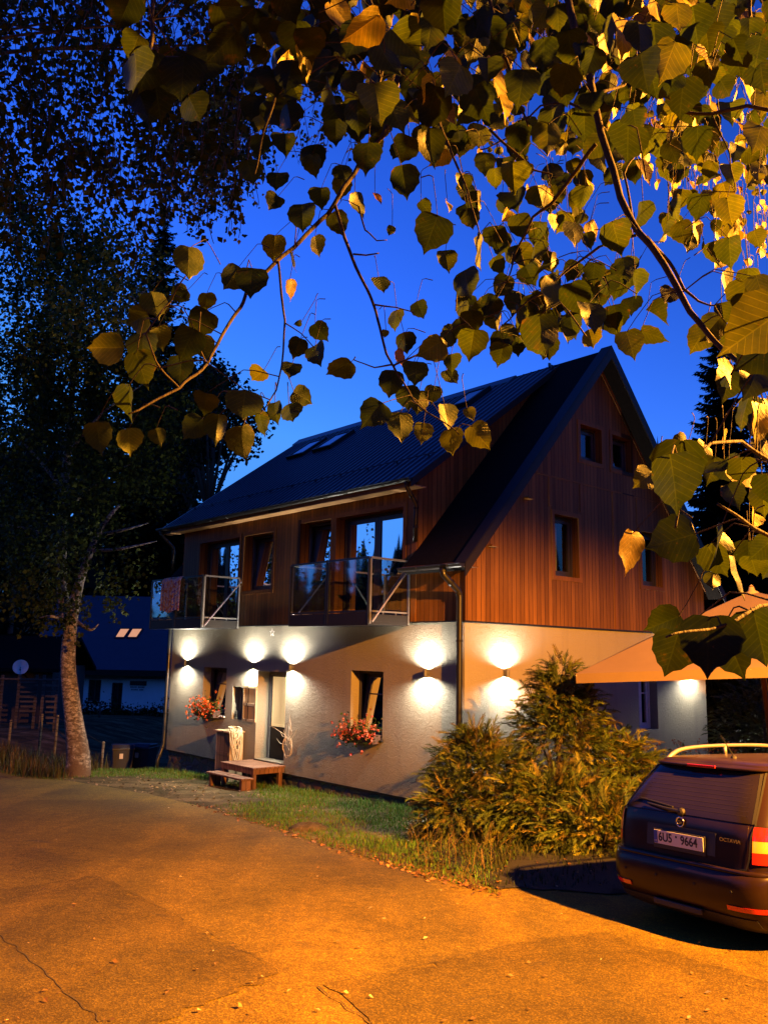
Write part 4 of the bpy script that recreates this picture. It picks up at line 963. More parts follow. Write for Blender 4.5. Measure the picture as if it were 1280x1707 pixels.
for k in range(2600):    # the rest of its crown, out of the picture to the left and above
    q = V(random.gauss(0, 1), random.gauss(0, 1), random.gauss(0, 1)).normalized()*random.uniform(.4, 1); c = V(-8.4, 7.4, 8.6)+V(q.x*3.2, q.y*3.2, q.z*4.6)
    a = V(random.gauss(0, 1), random.gauss(0, 1), -1).normalized(); e = a.cross(V(random.gauss(0, 1), random.gauss(0, 1), .3)).normalized(); L = .10
    lf.poly([c, c+a*L*.4+e*L*.4, c+a*L, c+a*L*.4-e*L*.4], BIRCH_TINTS[0])
tw.build('branch', M_bark, nb, smooth=True); lf.build('crown', M_birchleaf, nb)

# the birch by the road, trunk in view
bx, by = -7.2, 20.2
bt = thing('birch_tree', 'birch with white peeling trunk standing at the left edge of the road', 'tree', (at(125, 1270, 20.2).x, 20.2, gz(at(125, 1270, 20.2).x, 20.2)))
tr = MB(); D_ = 20.2
def bp(x, y, d=D_): return at(x, y, d)
g_ = bt.location
Q, rq = curve([V(g_.x+.05, g_.y, g_.z-.2), bp(131, 1262), bp(122, 1190), bp(114, 1110), bp(118, 1045), bp(126, 1000), bp(138, 955), bp(152, 918), bp(163, 892), bp(182, 862), bp(200, 842)], [.36, .26, .20, .175, .15, .125, .10, .085, .07, .05, .03]); tr.tube(Q, rq, 14)
Q, rq = curve([bp(117, 1050), bp(106, 1000, 20.6), bp(103, 930, 21), bp(108, 820, 21.5), bp(118, 690, 22), bp(130, 560, 22.5), bp(150, 420, 23)], [.15, .14, .125, .11, .09, .06, .03]); tr.tube(Q, rq, 12)
tr.build('trunk', M_birch, bt, smooth=True)
tw = MB(); lf = MB(); random.seed(41)
for p0, p1, p2 in [((163, 892), (205, 884), (248, 872)), ((152, 918), (200, 915), (262, 902)), ((116, 1040), (90, 1028), (66, 1030)), ((108, 820), (60, 760), (20, 720)), ((112, 760), (170, 690), (240, 640)), ((118, 690), (60, 600), (10, 560)), ((126, 600), (200, 520), (260, 470)), ((132, 540), (80, 450), (40, 400)), ((108, 850), (170, 800), (225, 770)), ((120, 1030), (150, 1050), (165, 1040)), ((106, 900), (40, 880), (-30, 870))]:
    dd = D_+random.uniform(-1.5, 1.5); Q, rq = curve([bp(*p0, D_+.8), bp(*p1, dd), bp(*p2, dd)], [.06, .035, .01]); tw.tube(Q, rq, 6)
CL = [(60, 470, 110, 90, 20, 420), (150, 420, 90, 70, 19, 380), (90, 560, 110, 60, 20, 380), (40, 620, 90, 60, 21, 260), (190, 580, 80, 60, 21, 240), (110, 700, 90, 60, 21, 280), (200, 780, 70, 60, 21, 240), (20, 900, 60, 90, 21, 220), (240, 480, 50, 60, 21, 160), (30, 330, 70, 60, 20, 200), (170, 640, 70, 60, 21.5, 220), (270, 720, 60, 60, 22, 160), (150, 500, 80, 60, 17, 200), (60, 380, 90, 60, 20, 150), (120, 880, 70, 90, 20, 190), (160, 820, 60, 80, 20.5, 150), (70, 960, 50, 80, 19.5, 120), (40, 820, 70, 110, 21, 140), (100, 1000, 40, 36, 20.5, 60), (300, 680, 70, 60, 22, 170), (280, 780, 50, 60, 22, 120), (340, 650, 50, 40, 22, 120), (210, 700, 60, 80, 21, 110), (30, 690, 60, 70, 20, 100), (255, 620, 70, 60, 22, 110), (200, 950, 50, 60, 20.5, 60)]
for cx, cy, rx_, ry_, d, n in CL:
    for k in range(int(n*.66)):
        x = random.gauss(cx, rx_*.5); y = random.gauss(cy-ry_*.3, ry_*.5); strand_leaves(lf, None, bp(x, y, d+random.gauss(0, 1.0)), random.uniform(.35, 1.0), .095, .105, BIRCH_TINTS if cy < 620 else BIRCH_TINTS[:2], .3, 2)
tw.build('branch', M_birch, bt, smooth=True); lf.build('crown', M_birchleaf, bt)

# ------------------------------------------------------------------ spruces
def spruce_mesh(h, r, n_lvl, seed, base=.06, dens=1.0, sprays=9):
    rnd = random.Random(seed); f = MB(); t_ = MB()
    t_.tube([(0, 0, -.3), (0, 0, h*.5), (0, 0, h*.99)], [.035*h*.6, .02*h*.6, .01], 8)
    for i in range(n_lvl):
        u = base+(1-base)*(i+rnd.random()*.6)/n_lvl; z = h*u; rad = r*(1-u)**.85*rnd.uniform(.7, 1.12)+.12
        nb_ = rnd.randint(5, 8); a0 = rnd.random()*6.28
        for b in range(nb_):
            a = a0+b*6.283/nb_+rnd.gauss(0, .15); L = rad*rnd.uniform(.65, 1.15); out = V(math.cos(a), math.sin(a), 0); sd = V(-out.y, out.x, 0)
            droop = rnd.uniform(.18, .42); P = []
            for k in range(sprays+1):
                s = k/sprays; P.append(V(0, 0, z)+out*(L*s)+V(0, 0, -droop*L*s+.30*L*s*s*.9))
            for k in range(1, sprays+1):
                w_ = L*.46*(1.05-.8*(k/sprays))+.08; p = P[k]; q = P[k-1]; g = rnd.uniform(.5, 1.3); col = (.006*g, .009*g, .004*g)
                for s_ in (1, -1):
                    e = p+sd*s_*w_*rnd.uniform(.6, 1.2)+V(0, 0, -w_*rnd.uniform(.15, .6))+out*w_*.5
                    f.poly([q, p, e, q+(e-q)*.55-out*w_*.18], col)
                    e2 = p+V(0, 0, -w_*rnd.uniform(.4, 1.0))+out*w_*rnd.uniform(-.2, .3)+sd*s_*w_*.3; f.poly([q, p, e2], col)
            f.poly([P[-1], P[-2]+sd*.05*L, P[-1]+out*.08*L+V(0, 0, .04*L), P[-2]-sd*.05*L], (.012, .02, .009))
    f.poly([V(-.06, 0, h*.965), V(.06, 0, h*.965), V(0, 0, h*1.02)], (.012, .02, .009)); f.poly([V(0, -.06, h*.965), V(0, .06, h*.965), V(0, 0, h*1.02)], (.012, .02, .009))
    return f, t_
def spruce(loc, h, r, n, seed, label, group=None, **kw):
    t = thing('spruce_tree', label, 'tree', loc, random.random()*6, group); f, b = spruce_mesh(h, r, n, seed, **kw)
    f.build('crown', M_needle, t, local=True); b.build('trunk', M_bark, t, local=True, smooth=True); return t
def foot(px, d):
    p = at(px, 1100, d); return (p.x, p.y, gz(p.x, p.y))
def height_to(px, py, d):
    p = at(px, py, d); return p.z-gz(p.x, p.y)
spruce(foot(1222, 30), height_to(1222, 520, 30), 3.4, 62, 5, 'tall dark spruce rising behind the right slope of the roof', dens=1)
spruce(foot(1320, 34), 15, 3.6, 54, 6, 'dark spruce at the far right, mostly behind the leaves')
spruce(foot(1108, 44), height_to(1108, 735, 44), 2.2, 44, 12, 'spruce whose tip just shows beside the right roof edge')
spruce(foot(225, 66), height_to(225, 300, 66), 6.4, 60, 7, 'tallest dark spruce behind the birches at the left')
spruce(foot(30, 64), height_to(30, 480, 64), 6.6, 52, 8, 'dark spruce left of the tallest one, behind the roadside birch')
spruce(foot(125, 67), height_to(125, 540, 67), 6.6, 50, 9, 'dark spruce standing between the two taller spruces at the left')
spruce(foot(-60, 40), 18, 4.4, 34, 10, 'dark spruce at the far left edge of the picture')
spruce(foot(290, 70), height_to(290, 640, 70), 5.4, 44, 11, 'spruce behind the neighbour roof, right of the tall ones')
# leafy dark tree behind, between the spruces and the roof
def leafy(loc, h, cz, rx_, rz, n, ls, seed, label, cols, group=None):
    rnd = random.Random(seed); t = thing('leafy_tree', label, 'tree', loc, 0, group); f = MB(); b = MB()
    b.tube([(0, 0, -.3), (.1, 0, cz*.5), (0, .1, cz)], [.17, .13, .06], 8)
    blobs = []
    for k in range(16):
        q = V(rnd.gauss(0, 1), rnd.gauss(0, 1), rnd.gauss(0, 1)).normalized(); c = V(q.x*rx_*.75, q.y*rx_*.75, cz+q.z*rz*.8); blobs.append((c, rnd.uniform(.25, .5)*rx_)); b.tube([V(0, 0, cz*.7), V(0, 0, cz*.7).lerp(c, .5)+V(0, 0, .3), c], [.08, .05, .015], 5)
    for k in range(n):
        c, r = rnd.choice(blobs); q = V(rnd.gauss(0, 1), rnd.gauss(0, 1), rnd.gauss(0, .8)).normalized()*r*rnd.uniform(.4, 1.15); p = c+q
        a = V(rnd.gauss(0, 1), rnd.gauss(0, 1), rnd.gauss(-.4, .8)).normalized(); e = a.cross(V(rnd.gauss(0, 1), rnd.gauss(0, 1), 1)).normalized(); L = ls*rnd.uniform(.7, 1.3); g = rnd.uniform(.5, 1.3)
        f.poly([p, p+a*L*.4+e*L*.45, p+a*L, p+a*L*.4-e*L*.45], tuple(g*x for x in rnd.choice(cols)))
    f.build('crown', M_birchleaf, t, local=True); b.build('trunk', M_bark, t, local=True, smooth=True); return t
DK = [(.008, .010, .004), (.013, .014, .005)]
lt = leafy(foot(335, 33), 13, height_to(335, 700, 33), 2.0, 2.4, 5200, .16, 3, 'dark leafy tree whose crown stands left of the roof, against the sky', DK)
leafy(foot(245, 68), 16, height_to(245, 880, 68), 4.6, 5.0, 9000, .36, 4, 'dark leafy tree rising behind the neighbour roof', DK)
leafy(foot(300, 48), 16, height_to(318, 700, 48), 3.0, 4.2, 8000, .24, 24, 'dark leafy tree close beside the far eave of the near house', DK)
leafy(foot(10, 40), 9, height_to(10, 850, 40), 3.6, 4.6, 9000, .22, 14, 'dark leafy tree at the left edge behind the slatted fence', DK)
# far wood on the slopes all round: one mass
wood = MB(); random.seed(77)
def small_spruce(mb, x, y, h, r):
    z0 = gz(x, y); n = 8
    for i in range(n):
        u = .05+.95*i/n; zz = z0+h*u; rr = r*(1-u)+.15
        for b in range(6):
            a = b*1.047+random.random(); o = V(math.cos(a), math.sin(a), 0); s = V(-o.y, o.x, 0); g = random.uniform(.5, 1.2); tip = V(x, y, zz)+o*rr*random.uniform(.8, 1.2)+V(0, 0, -.25*rr-.3)
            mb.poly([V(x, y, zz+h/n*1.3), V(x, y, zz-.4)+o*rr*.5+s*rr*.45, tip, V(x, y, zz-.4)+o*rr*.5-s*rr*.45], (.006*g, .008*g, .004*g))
for k in range(520):
    a = random.uniform(-2.2, 4.2); r = random.uniform(62, 105)
    x, y = r*math.sin(a), r*math.cos(a)
    if math.hypot(x, y-10) < 45: continue
    small_spruce(wood, x, y, random.uniform(9, 14), random.uniform(2.2, 3.4))
for k in range(130):       # the slope on the right, unseen trees added to darken the gable panes
    a = random.uniform(1.15, 2.3); r = random.uniform(24, 44); small_spruce(wood, r*math.sin(a), r*math.cos(a), random.uniform(11, 16), random.uniform(2.4, 3.4))
for k in range(300):       # across the road on the left
    a = random.uniform(-1.9, -1.0); r = random.uniform(32, 48); small_spruce(wood, r*math.sin(a), r*math.cos(a), random.uniform(8.2, 10), random.uniform(2.2, 3.0))
for k in range(70):        # close behind the photographer, the other side of the road
    a = random.uniform(2.2, 4.4); r = random.uniform(20, 40); small_spruce(wood, r*math.sin(a), r*math.cos(a), random.uniform(7, 12), random.uniform(2, 3))
wood.build('distant_woods', M_needle, kind='stuff')

# ------------------------------------------------------------------ juniper bushes
def juniper(loc, clumps, n, seed, label, cols, spl=(.15, .33)):
    rnd = random.Random(seed); t = thing('juniper_bush', label, 'bush', loc, 0); f = MB(); b = MB()
    for (cx, cy, cz, rx_, ry_, rz, wgt) in clumps:
        for k in range(5):
            q = V(rnd.gauss(0, 1), rnd.gauss(0, 1), rnd.random()).normalized(); b.tube([V(cx*.5, cy*.5, -.1), V(cx*.9, cy*.9, cz*.5), V(cx+q.x*rx_*.7, cy+q.y*ry_*.7, cz+q.z*rz*.7)], [.04, .028, .008], 5)
        for k in range(int(n*wgt)):
            q = V(rnd.gauss(0, 1), rnd.gauss(0, 1), rnd.gauss(.15, .9)).normalized(); rr = rnd.uniform(.35, 1.0)**.6
            p = V(cx+q.x*rx_*rr, cy+q.y*ry_*rr, cz+q.z*rz*rr)
            if p.z < .03: p.z = rnd.uniform(.03, .3)
            d = (V(q.x, q.y, q.z*.55+.35)+V(rnd.gauss(0, .35), rnd.gauss(0, .35), rnd.gauss(0, .25))).normalized(); L = rnd.uniform(*spl)
            side = d.cross(V(rnd.gauss(0, .3), rnd.gauss(0, .3), 1)).normalized(); up = side.cross(d); g = rnd.uniform(.55, 1.3); col = rnd.choice(cols); base = tuple(g*x for x in col)
            m = 8; prev = p; dd = d.copy()
            for i in range(m):
                if i == m//2: base = tuple(min(.4, 1.45*x) for x in base)  # outer leaflets tinted brighter to stand for lamp light on the tips
                dd = (dd+V(0, 0, -.10)).normalized(); nx = prev+dd*(L/m); w_ = L*.20*(1-.7*i/m)
                for s in (1, -1):
                    e = nx+side*s*w_+dd*w_*.75+up*rnd.uniform(-.03, .02); wv = dd*.016+up*.006
                    f.poly([prev-wv*.3, prev+wv, e+dd*.012, e-dd*.004], base)
                    e2 = nx+side*s*w_*.55+dd*w_*.9+up*rnd.uniform(-.02, .05); f.poly([prev, prev+wv, e2], base)
                f.poly([prev+side*.006, prev-side*.006, nx-side*.004, nx+side*.004], base); prev = nx
            f.poly([prev+side*.008, prev-side*.008, prev+dd*.05], base)
    f.build('foliage', M_juniper, t, local=True); b.build('stems', M_bark, t, local=True); return t
JC = [(.075, .100, .016), (.15, .150, .022), (.040, .060, .014), (.11, .085, .020), (.055, .085, .016)]
jx, jy = 2.25, 12.7
juniper((jx, jy, gz(jx, jy)), [(.45, .2, 1.05, .75, .75, 1.25, .30), (.42, .2, 1.95, .34, .34, .55, .09), (-.75, -.15, .62, .80, .75, .80, .24), (-1.15, -.6, .38, .55, .6, .45, .10), (1.15, .35, .75, .75, .75, .75, .20), (1.75, .55, .55, .55, .6, .55, .10), (0.2, -.75, .45, 1.2, .6, .55, .20), (-.9, .1, 1.05, .35, .4, .4, .07), (.75, -1.25, .28, 1.0, .55, .42, .13), (1.7, -.6, .35, .8, .6, .5, .10)], 3400, 5, 'big feathery juniper bush with one tall tip, lit orange by the street lamp', JC)
sx, sy = 7.35, 16.7
juniper((sx, sy, gz(sx, sy)), [(0, 0, 1.2, .95, .9, 1.3, .6), (.8, .3, 1.0, .9, .9, 1.1, .4)], 1500, 6, 'dark green bush under the parasol in front of the far gable lamp', [(.035, .05, .018), (.05, .062, .022)])
# pale flowering plant between the juniper and the house
t = thing('flowering_plant', 'pink flowering plant between the juniper and the gable wall', 'plant', (5.3, 14.6, gz(5.3, 14.6))); f = MB(); p_ = MB(); random.seed(8)
for k in range(70):
    a = random.random()*6.28; l = random.uniform(.7, 1.35); d = V(math.cos(a)*.35, math.sin(a)*.35, 1).normalized(); b0 = V(random.gauss(0, .15), random.gauss(0, .15), 0); P = [b0, b0+d*l*.5, b0+d*l+V(d.x, d.y, -.1)*.2]; f.tube(P, [.006, .005, .003], 4, False, (.09, .08, .03))
    for q in range(8):
        c = b0+d*l*random.uniform(.3, 1); e = V(random.gauss(0, 1), random.gauss(0, 1), random.gauss(0, .4)).normalized(); s = e.cross(V(0, 0, 1)).normalized(); f.poly([c, c+e*.06+s*.02, c+e*.13, c+e*.06-s*.02], (.08, .08, .02))
    for q in range(5):
        c = P[-1]+V(random.gauss(0, .03), random.gauss(0, .03), random.gauss(0, .03)); e = V(random.gauss(0, 1), random.gauss(0, 1), random.gauss(0, 1)).normalized(); s = e.cross(V(.3, .5, 1)).normalized(); p_.poly([c-e*.02, c+s*.02, c+e*.02, c-s*.02], (.45, .16, .10))
f.build('stems', M_grass, t, local=True); p_.build('blossoms', M_petal, t, local=True)

# ------------------------------------------------------------------ grass, weeds, litter
def in_house(x, y, pad=.05):
    d = V(x, y, 0)-V(HO.x, HO.y, 0); u = d.dot(UA); v = d.dot(VA); return -pad < u < W_+pad and -pad < v < L_+pad
def blade(mb, x, y, h, col, lean=.35, wd=.006, z=None):
    z = gz(x, y) if z is None else z; a = random.random()*6.283; d = V(math.cos(a), math.sin(a), 0); s = V(-d.y, d.x, 0)*wd
    b = V(x, y, z-.01); m = b+V(0, 0, h*.6)+d*h*lean*.3; t_ = b+V(0, 0, h)+d*h*lean
    mb.poly([b-s, b+s, m+s*.7, m-s*.7], col); mb.poly([m-s*.7, m+s*.7, t_], col)
gr = MB(); random.seed(12); cnt = 0
while cnt < 42000:
    x = random.uniform(-10, 3.0); y = random.uniform(8.6, 24); e = edge_y(x)
    if y < e-.12 or in_house(x, y, -.02): continue
    d = V(x, y, 0)-V(HO.x, HO.y, 0); u = d.dot(UA); v = d.dot(VA)
    if u > 2.5 and v < 0 and x > 3: continue
    # bare, trodden soil in front of the porch
    bare = max(0, 1-((u+2.5)/1.9)**2-((v-6.4)/3.3)**2) + .55*mnoise.noise(V(x*.9, y*.9, 2))+.12
    if bare > random.uniform(.05, .5): continue
    if random.random() > min(1, .35+abs(y-14)*.0+.45*(1-min(1, (y-8.6)/14))+.3): continue
    near_edge = y-e < .5; h = random.uniform(.025, .08)*(1.5 if u > -.6 else 1)
    if near_edge: h *= random.uniform(.5, 1.0)
    if x > -.4 and y < 11.5: h *= random.uniform(.8, 1.4)
    g = random.uniform(.6, 1.35); dry = random.random() < (.15 if not near_edge else .45)
    col = (.17*g, .14*g, .03*g) if dry else (.080*g, .185*g, .024*g)
    blade(gr, x, y, h, col, random.uniform(.1, .7), random.uniform(.003, .007)); cnt += 1
for k in range(9000):     # rank growth on the bank at the left
    x = random.uniform(-13, -6.9); y = random.uniform(18.6, 24.5); e = edge_y(x)
    if y < e-.05: continue
    g = random.uniform(.5, 1.3); blade(gr, x, y, random.uniform(.10, .5), random.choice([(.07*g, .06*g, .02*g), (.05*g, .06*g, .015*g), (.10*g, .06*g, .025*g)]), random.uniform(.1, .8), random.uniform(.006, .014))
for k in range(5000):     # grass round the car's side and the bush foot
    x = random.uniform(1.0, 6.5); y = random.uniform(10, 14); e = edge_y(x)
    if y < e-.1: continue
    g = random.uniform(.5, 1.2); blade(gr, x, y, random.uniform(.06, .22), (.055*g, .065*g, .016*g), random.uniform(.1, .7), random.uniform(.004, .008))
for k in range(2600):     # sparse weeds on the painted shade
    x = random.uniform(1.0, 4.5); y = random.uniform(8.95, 12); g = random.uniform(.5, 1.2)
    if y < 9.0+.28*max(0, x-1.6)+random.random()*.3 or mnoise.noise(V(x*1.6, y*1.6, 5)) < -.05: continue
    blade(gr, x, y, random.uniform(.03, .13), (.030*g, .042*g, .010*g), random.uniform(.2, .9), random.uniform(.004, .008))
gr.build('grass', M_grass, kind='stuff')
wd_ = MB()               # dry stalks by the bush
for k in range(150):
    p = on_ground(random.uniform(690, 850), random.uniform(1390, 1480)) if k > 40 else on_ground(random.uniform(680, 720), random.uniform(1370, 1410))
    if p.y < edge_y(p.x): continue
    h = random.uniform(.14, .46); a = V(random.gauss(0, .18), random.gauss(0, .18), 1).normalized(); g = random.uniform(.7, 1.3); P = [V(p), V(p)+a*h*.6, V(p)+a*h+V(random.gauss(0, .05), random.gauss(0, .05), 0)]
    wd_.tube(P, [.0035, .003, .002], 3, False, (.16*g, .115*g, .045*g))
    for q in range(5):
        c = P[2]+V(random.gauss(0, .015), random.gauss(0, .015), random.uniform(-.12, .02)); e = V(random.gauss(0, 1), random.gauss(0, 1), 1).normalized(); s = e.cross(V(1, .3, 0)).normalized(); wd_.poly([c-s*.005, c+s*.005, c+e*.035], (.20*g, .14*g, .06*g))
    for q in range(4):
        c = V(p)+a*h*random.uniform(.05, .7); e = V(random.gauss(0, 1), random.gauss(0, 1), .5).normalized(); s = e.cross(V(0, .2, 1)).normalized(); wd_.poly([c, c+e*.05+s*.012, c+e*.12, c+e*.05-s*.012], (.07*g, .075*g, .018*g))
wd_.build('weeds', M_grass, kind='stuff')
lit = MB(); random.seed(14)
def litter(x, y, s, col, dz=.010):
    z = gz(x, y)+dz; a = random.random()*6.283; d = V(math.cos(a), math.sin(a), random.gauss(0, .25)); e = V(-math.sin(a), math.cos(a), random.gauss(0, .35)); c = V(x, y, z+.006)
    lit.poly([c-d*s, c-d*s*.2+e*s*.6+V(0, 0, s*.25), c+d*s*.9, c-d*s*.1-e*s*.6+V(0, 0, s*.15)], col)
for k in range(90):       # leaves on the dark patch beside the car
    p = V(random.uniform(1.2, 4.0), random.uniform(9.0, 11.5), 0); g = random.uniform(.4, 1.1); litter(p.x, p.y, random.uniform(.015, .035), (.16*g, .09*g, .035*g), .02)
for k in range(620):      # drift along the edge of the verge
    x = random.uniform(-3.2, 1.3); e = edge_y(x); y = e+random.gauss(-.10, .14); g = random.uniform(.5, 1.3)
    if random.random() < .35+.4*sstep(-1.5, .8, x): litter(x, y, random.uniform(.018, .042), random.choice([(.26*g, .12*g, .05*g), (.34*g, .20*g, .09*g), (.16*g, .08*g, .03*g)]))
for k in range(150):
    p = on_ground(random.uniform(0, 1280), 1310+400*random.random()**.8)
    if p.y > edge_y(p.x)-.1: continue
    g = random.uniform(.5, 1.4); litter(p.x, p.y, random.uniform(.008, .026), random.choice([(.36*g, .24*g, .12*g), (.25*g, .14*g, .06*g), (.45*g, .36*g, .22*g)]), .018)
for k in range(500):      # clods and leaves on the bare soil
    d = HO+UA*random.gauss(-2.4, .9)+VA*random.gauss(6.2, 1.9)
    if d.y < edge_y(d.x) or in_house(d.x, d.y): continue
    g = random.uniform(.5, 1.4); litter(d.x, d.y, random.uniform(.015, .05), random.choice([(.22*g, .15*g, .09*g), (.30*g, .20*g, .10*g), (.12*g, .08*g, .05*g)]), .004)
lit.build('fallen_leaves', M_litter, kind='stuff')
m = MB(); c = on_ground(515, 1382); random.seed(4)
m.lathe(V(c.x, c.y, c.z-.05), [(.34, 0), (.30, .06), (.18, .12), (0, .15)], 16); mo = m.build('soil_mound', M_ground, smooth=True); mo['kind'] = 'structure'

# ------------------------------------------------------------------ parasol
def mk_canvas():
    t_ = NT('canvas'); co = t_.coord(); f = t_.noise(co, 2.5, 5); wv = t_.n('ShaderNodeTexWave'); t_.l(co, wv.inputs['Vector']); wv.inputs['Scale'].default_value = 90
    c = t_.mix(f, (.20, .13, .065), (.26, .175, .09)); p = t_.n('ShaderNodeBsdfPrincipled'); t_.l(c, p.inputs['Base Color']); p.inputs['Roughness'].default_value = .9
    t_.l(t_.bump(t_.math('ADD', f, t_.math('MULTIPLY', wv.outputs['Fac'], .08)), .25, .03), p.inputs['Normal']); tr_ = t_.n('ShaderNodeBsdfTranslucent'); t_.l(c, tr_.inputs[0]); k = t_.n('ShaderNodeMixShader'); k.inputs[0].default_value = .25
    t_.l(p.outputs[0], k.inputs[1]); t_.l(tr_.outputs[0], k.inputs[2]); t_.l(k.outputs[0], t_.out.inputs[0]); return t_.m
M_canvas = mk_canvas()
AP = V(5.64, 13.0, 2.935); AX_ = V(-math.sin(R_(6)), math.sin(R_(-4)), 1).normalized(); X_ = V(0, 1, 0).cross(AX_).normalized(); Z_ = AX_.cross(X_)
ft = AP-AX_*((AP.z-gz(5.9, 13.3))/AX_.z)
par = thing('parasol', 'large beige square parasol tilted over the space beside the bush', 'parasol', ft)
cn = MB(); hs, drop = 2.26, .904; corners = []
for k in range(8):
    a = R_(63+45*k+45); r = hs*1.4142 if k % 2 == 0 else hs*1.0
    if k % 2: r = hs*1.0
    corners.append((a, r))
rows = []
for i in range(9):
    s = i/8; row = []
    for k in range(8):
        a0, r0 = corners[k]; a1, r1 = corners[(k+1) % 8]
        p0 = X_*math.cos(a0)*r0+Z_*math.sin(a0)*r0; p1 = X_*math.cos(a1)*r1+Z_*math.sin(a1)*r1
        for j in range(6):
            q = p0.lerp(p1, j/6); sag = -.05*math.sin(math.pi*j/6)*s*math.sin(math.pi*min(s, .999)); row.append(AP+q*s-AX_*(drop*(s**1.04)-sag*.6))
    rows.append(row)
cn.grid(rows, True)
ed = rows[-1]; cn.grid([ed, [p-AX_*.13+ (p-AP).normalized()*.005 for p in ed]], True)
cn.build('canopy', M_canvas, par, smooth=False)
for k in range(8):
    a, r = corners[k]; m = MB(); e = AP+(X_*math.cos(a)+Z_*math.sin(a))*r-AX_*(drop+.03); m.tube([AP-AX_*.06, e], .012, 6); m.build('rib', M_pale_wood, par)
for k in range(8):
    a, r = corners[k]; m = MB(); e = AP+(X_*math.cos(a)+Z_*math.sin(a))*r*.5-AX_*(drop*.5+.04); m.tube([AP-AX_*1.15, e], .010, 6); m.build('strut', M_pale_wood, par)
m = MB(); m.tube([AP+AX_*.08, ft], .034, 14); m.build('pole', M_woodtrim, par, smooth=True)
m = MB(); m.lathe(AP-AX_*.02, [(0, .12), (.03, .1), (.05, .03), (.10, 0), (.10, -.02)], 14, (X_, Z_, AX_)); m.build('finial', M_pale_wood, par, smooth=True)
m = MB(); m.lathe(ft, [(0, .07), (.05, .07), (.30, .05), (.32, 0)], 20); m.build('base', M_stone, par, smooth=False)
m = MB(); m.tube([AP-AX_*.84+X_*.06, AP-AX_*1.3+X_*.05, AP-AX_*1.9+X_*.07, AP-AX_*2.2+X_*.05], .006, 5); m.build('cord', M_rope, par)

# ------------------------------------------------------------------ waste bins, fences, neighbour house
t = thing('waste_bin', 'dark lidded waste bin farther from the near house, below the birch', 'waste bin', (at(205, 1250, 25).x, 25, gz(at(205, 1250, 25).x, 25)), R_(20), 'waste bins')
M_bin = plain('bin_plastic', (.030, .034, .05), .4, 0, .2, .06, 20)
m = MB(); m.grid([[(-.24, -.25, .06), (.24, -.25, .06), (.24, .25, .06), (-.24, .25, .06)], [(-.29, -.33, .92), (.29, -.33, .92), (.29, .33, .92), (-.29, .33, .92)]], True); m.poly([(-.24, -.25, .06), (.24, -.25, .06), (.24, .25, .06), (-.24, .25, .06)]); m.box((0, 0, .91), (.62, .70, .05)); m.build('bin_body', M_bin, t, local=True, bevel=.015)
m = MB(); m.prism([(-.30, -.36, .94), (-.30, .36, .94), (-.30, .30, 1.0), (-.30, -.28, 1.03)], (.60, 0, 0)); m.build('lid', M_bin, t, local=True, bevel=.015)
for s in (-1, 1):
    m = MB(); m.lathe(V(s*.26, .30, .10), [(0, -.03), (.10, -.03), (.10, .03), (0, .03)], 16, (V(0, 1, 0), V(0, 0, 1), V(1, 0, 0))); m.build('wheel', M_blackmetal, t, local=True)
m = MB(); m.box((-.05, -.345, .72), (.10, .012, .14)); m.build('sticker', M_white, t, local=True)
q = at(240, 1250, 25.4); dup(t, (q.x, q.y, gz(q.x, q.y)), R_(-8), 'dark lidded waste bin with a pale sticker, close to the near house corner', 'waste bins')
# slatted fence left
def pole_thing(name, label, cat, pts, r, mat, group=None):
    m = MB(); m.tube(pts, r, 8); return tag(m.build(name, mat, smooth=True), label, cat, group)
t = thing('slatted_fence', 'fence of pale horizontal slats behind the birch trunk at the left', 'fence', foot(45, 33)); D = 33
for (x0, x1, y0, dy, n) in ((-40, 4, 1142, 9.5, 7), (33, 62, 1137, 8, 7), (76, 96, 1133, 9, 9)):
    m = MB()
    for k in range(n):
        a = at(x0+(k*7 % 3), y0+k*dy, D); b = at(x1-(k*5 % 4), y0+k*dy+1, D); m.box((a+b)/2, ((b-a).length, .03, .085 if k % 2 else .07))
    m.build('slat_panel', M_old_wood, t)
for x in (5, 33, 62, 74, 97):
    a = at(x, 1125, D); m = MB(); m.box((a.x, a.y+.05, (a.z+gz(a.x, a.y)-.3)/2), (.10, .06, a.z-gz(a.x, a.y)+.3)); m.build('post', M_old_wood, t)
m = MB(); a = at(-40, 1136, D); b = at(97, 1128, D); m.box((a+b)/2, ((b-a).length, .05, .06)); m.build('top_rail', M_old_wood, t)
# shed behind it, dish on the shed
a = at(-10, 1130, 37); b = at(88, 1130, 37); zb = gz(a.x, 37); t = thing('shed', 'dark wooden shed behind the slatted fence at the left', 'shed', (a.x, 37, zb))
m = MB(); m.bb(a.x-3, b.x, 37, 41, zb-.3, 1.1); m.build('wall', M_bark, t)
m = MB(); m.prism([(a.x-3.4, 36.6, 1.0), (a.x-3.4, 39, 2.4), (a.x-3.4, 41.4, 1.0), (a.x-3.4, 41.4, .85), (a.x-3.4, 39, 2.25), (a.x-3.4, 36.6, .85)], (b.x-a.x+3.8, 0, 0)); m.build('roof', M_shingle, t)
c = at(35, 1112, 36.2); t = thing('satellite_dish', 'pale round satellite dish on the dark shed', 'satellite dish', c); n_ = V(.35, -.9, .25).normalized(); s_ = n_.cross(V(0, 0, 1)).normalized(); u_ = s_.cross(n_)
m = MB(); m.lathe(c, [(0, -.05), (.12, -.045), (.22, -.02), (.29, .02), (.31, .02)], 24, (s_, u_, n_)); m.build('reflector', M_white, t, smooth=True)
m = MB(); m.tube([c-u_*.28, c-u_*.20+n_*.30], .012, 6); m.tube([c-u_*.20+n_*.27, c-u_*.17+n_*.36], .03, 8); m.build('receiver_arm', M_gutter, t)
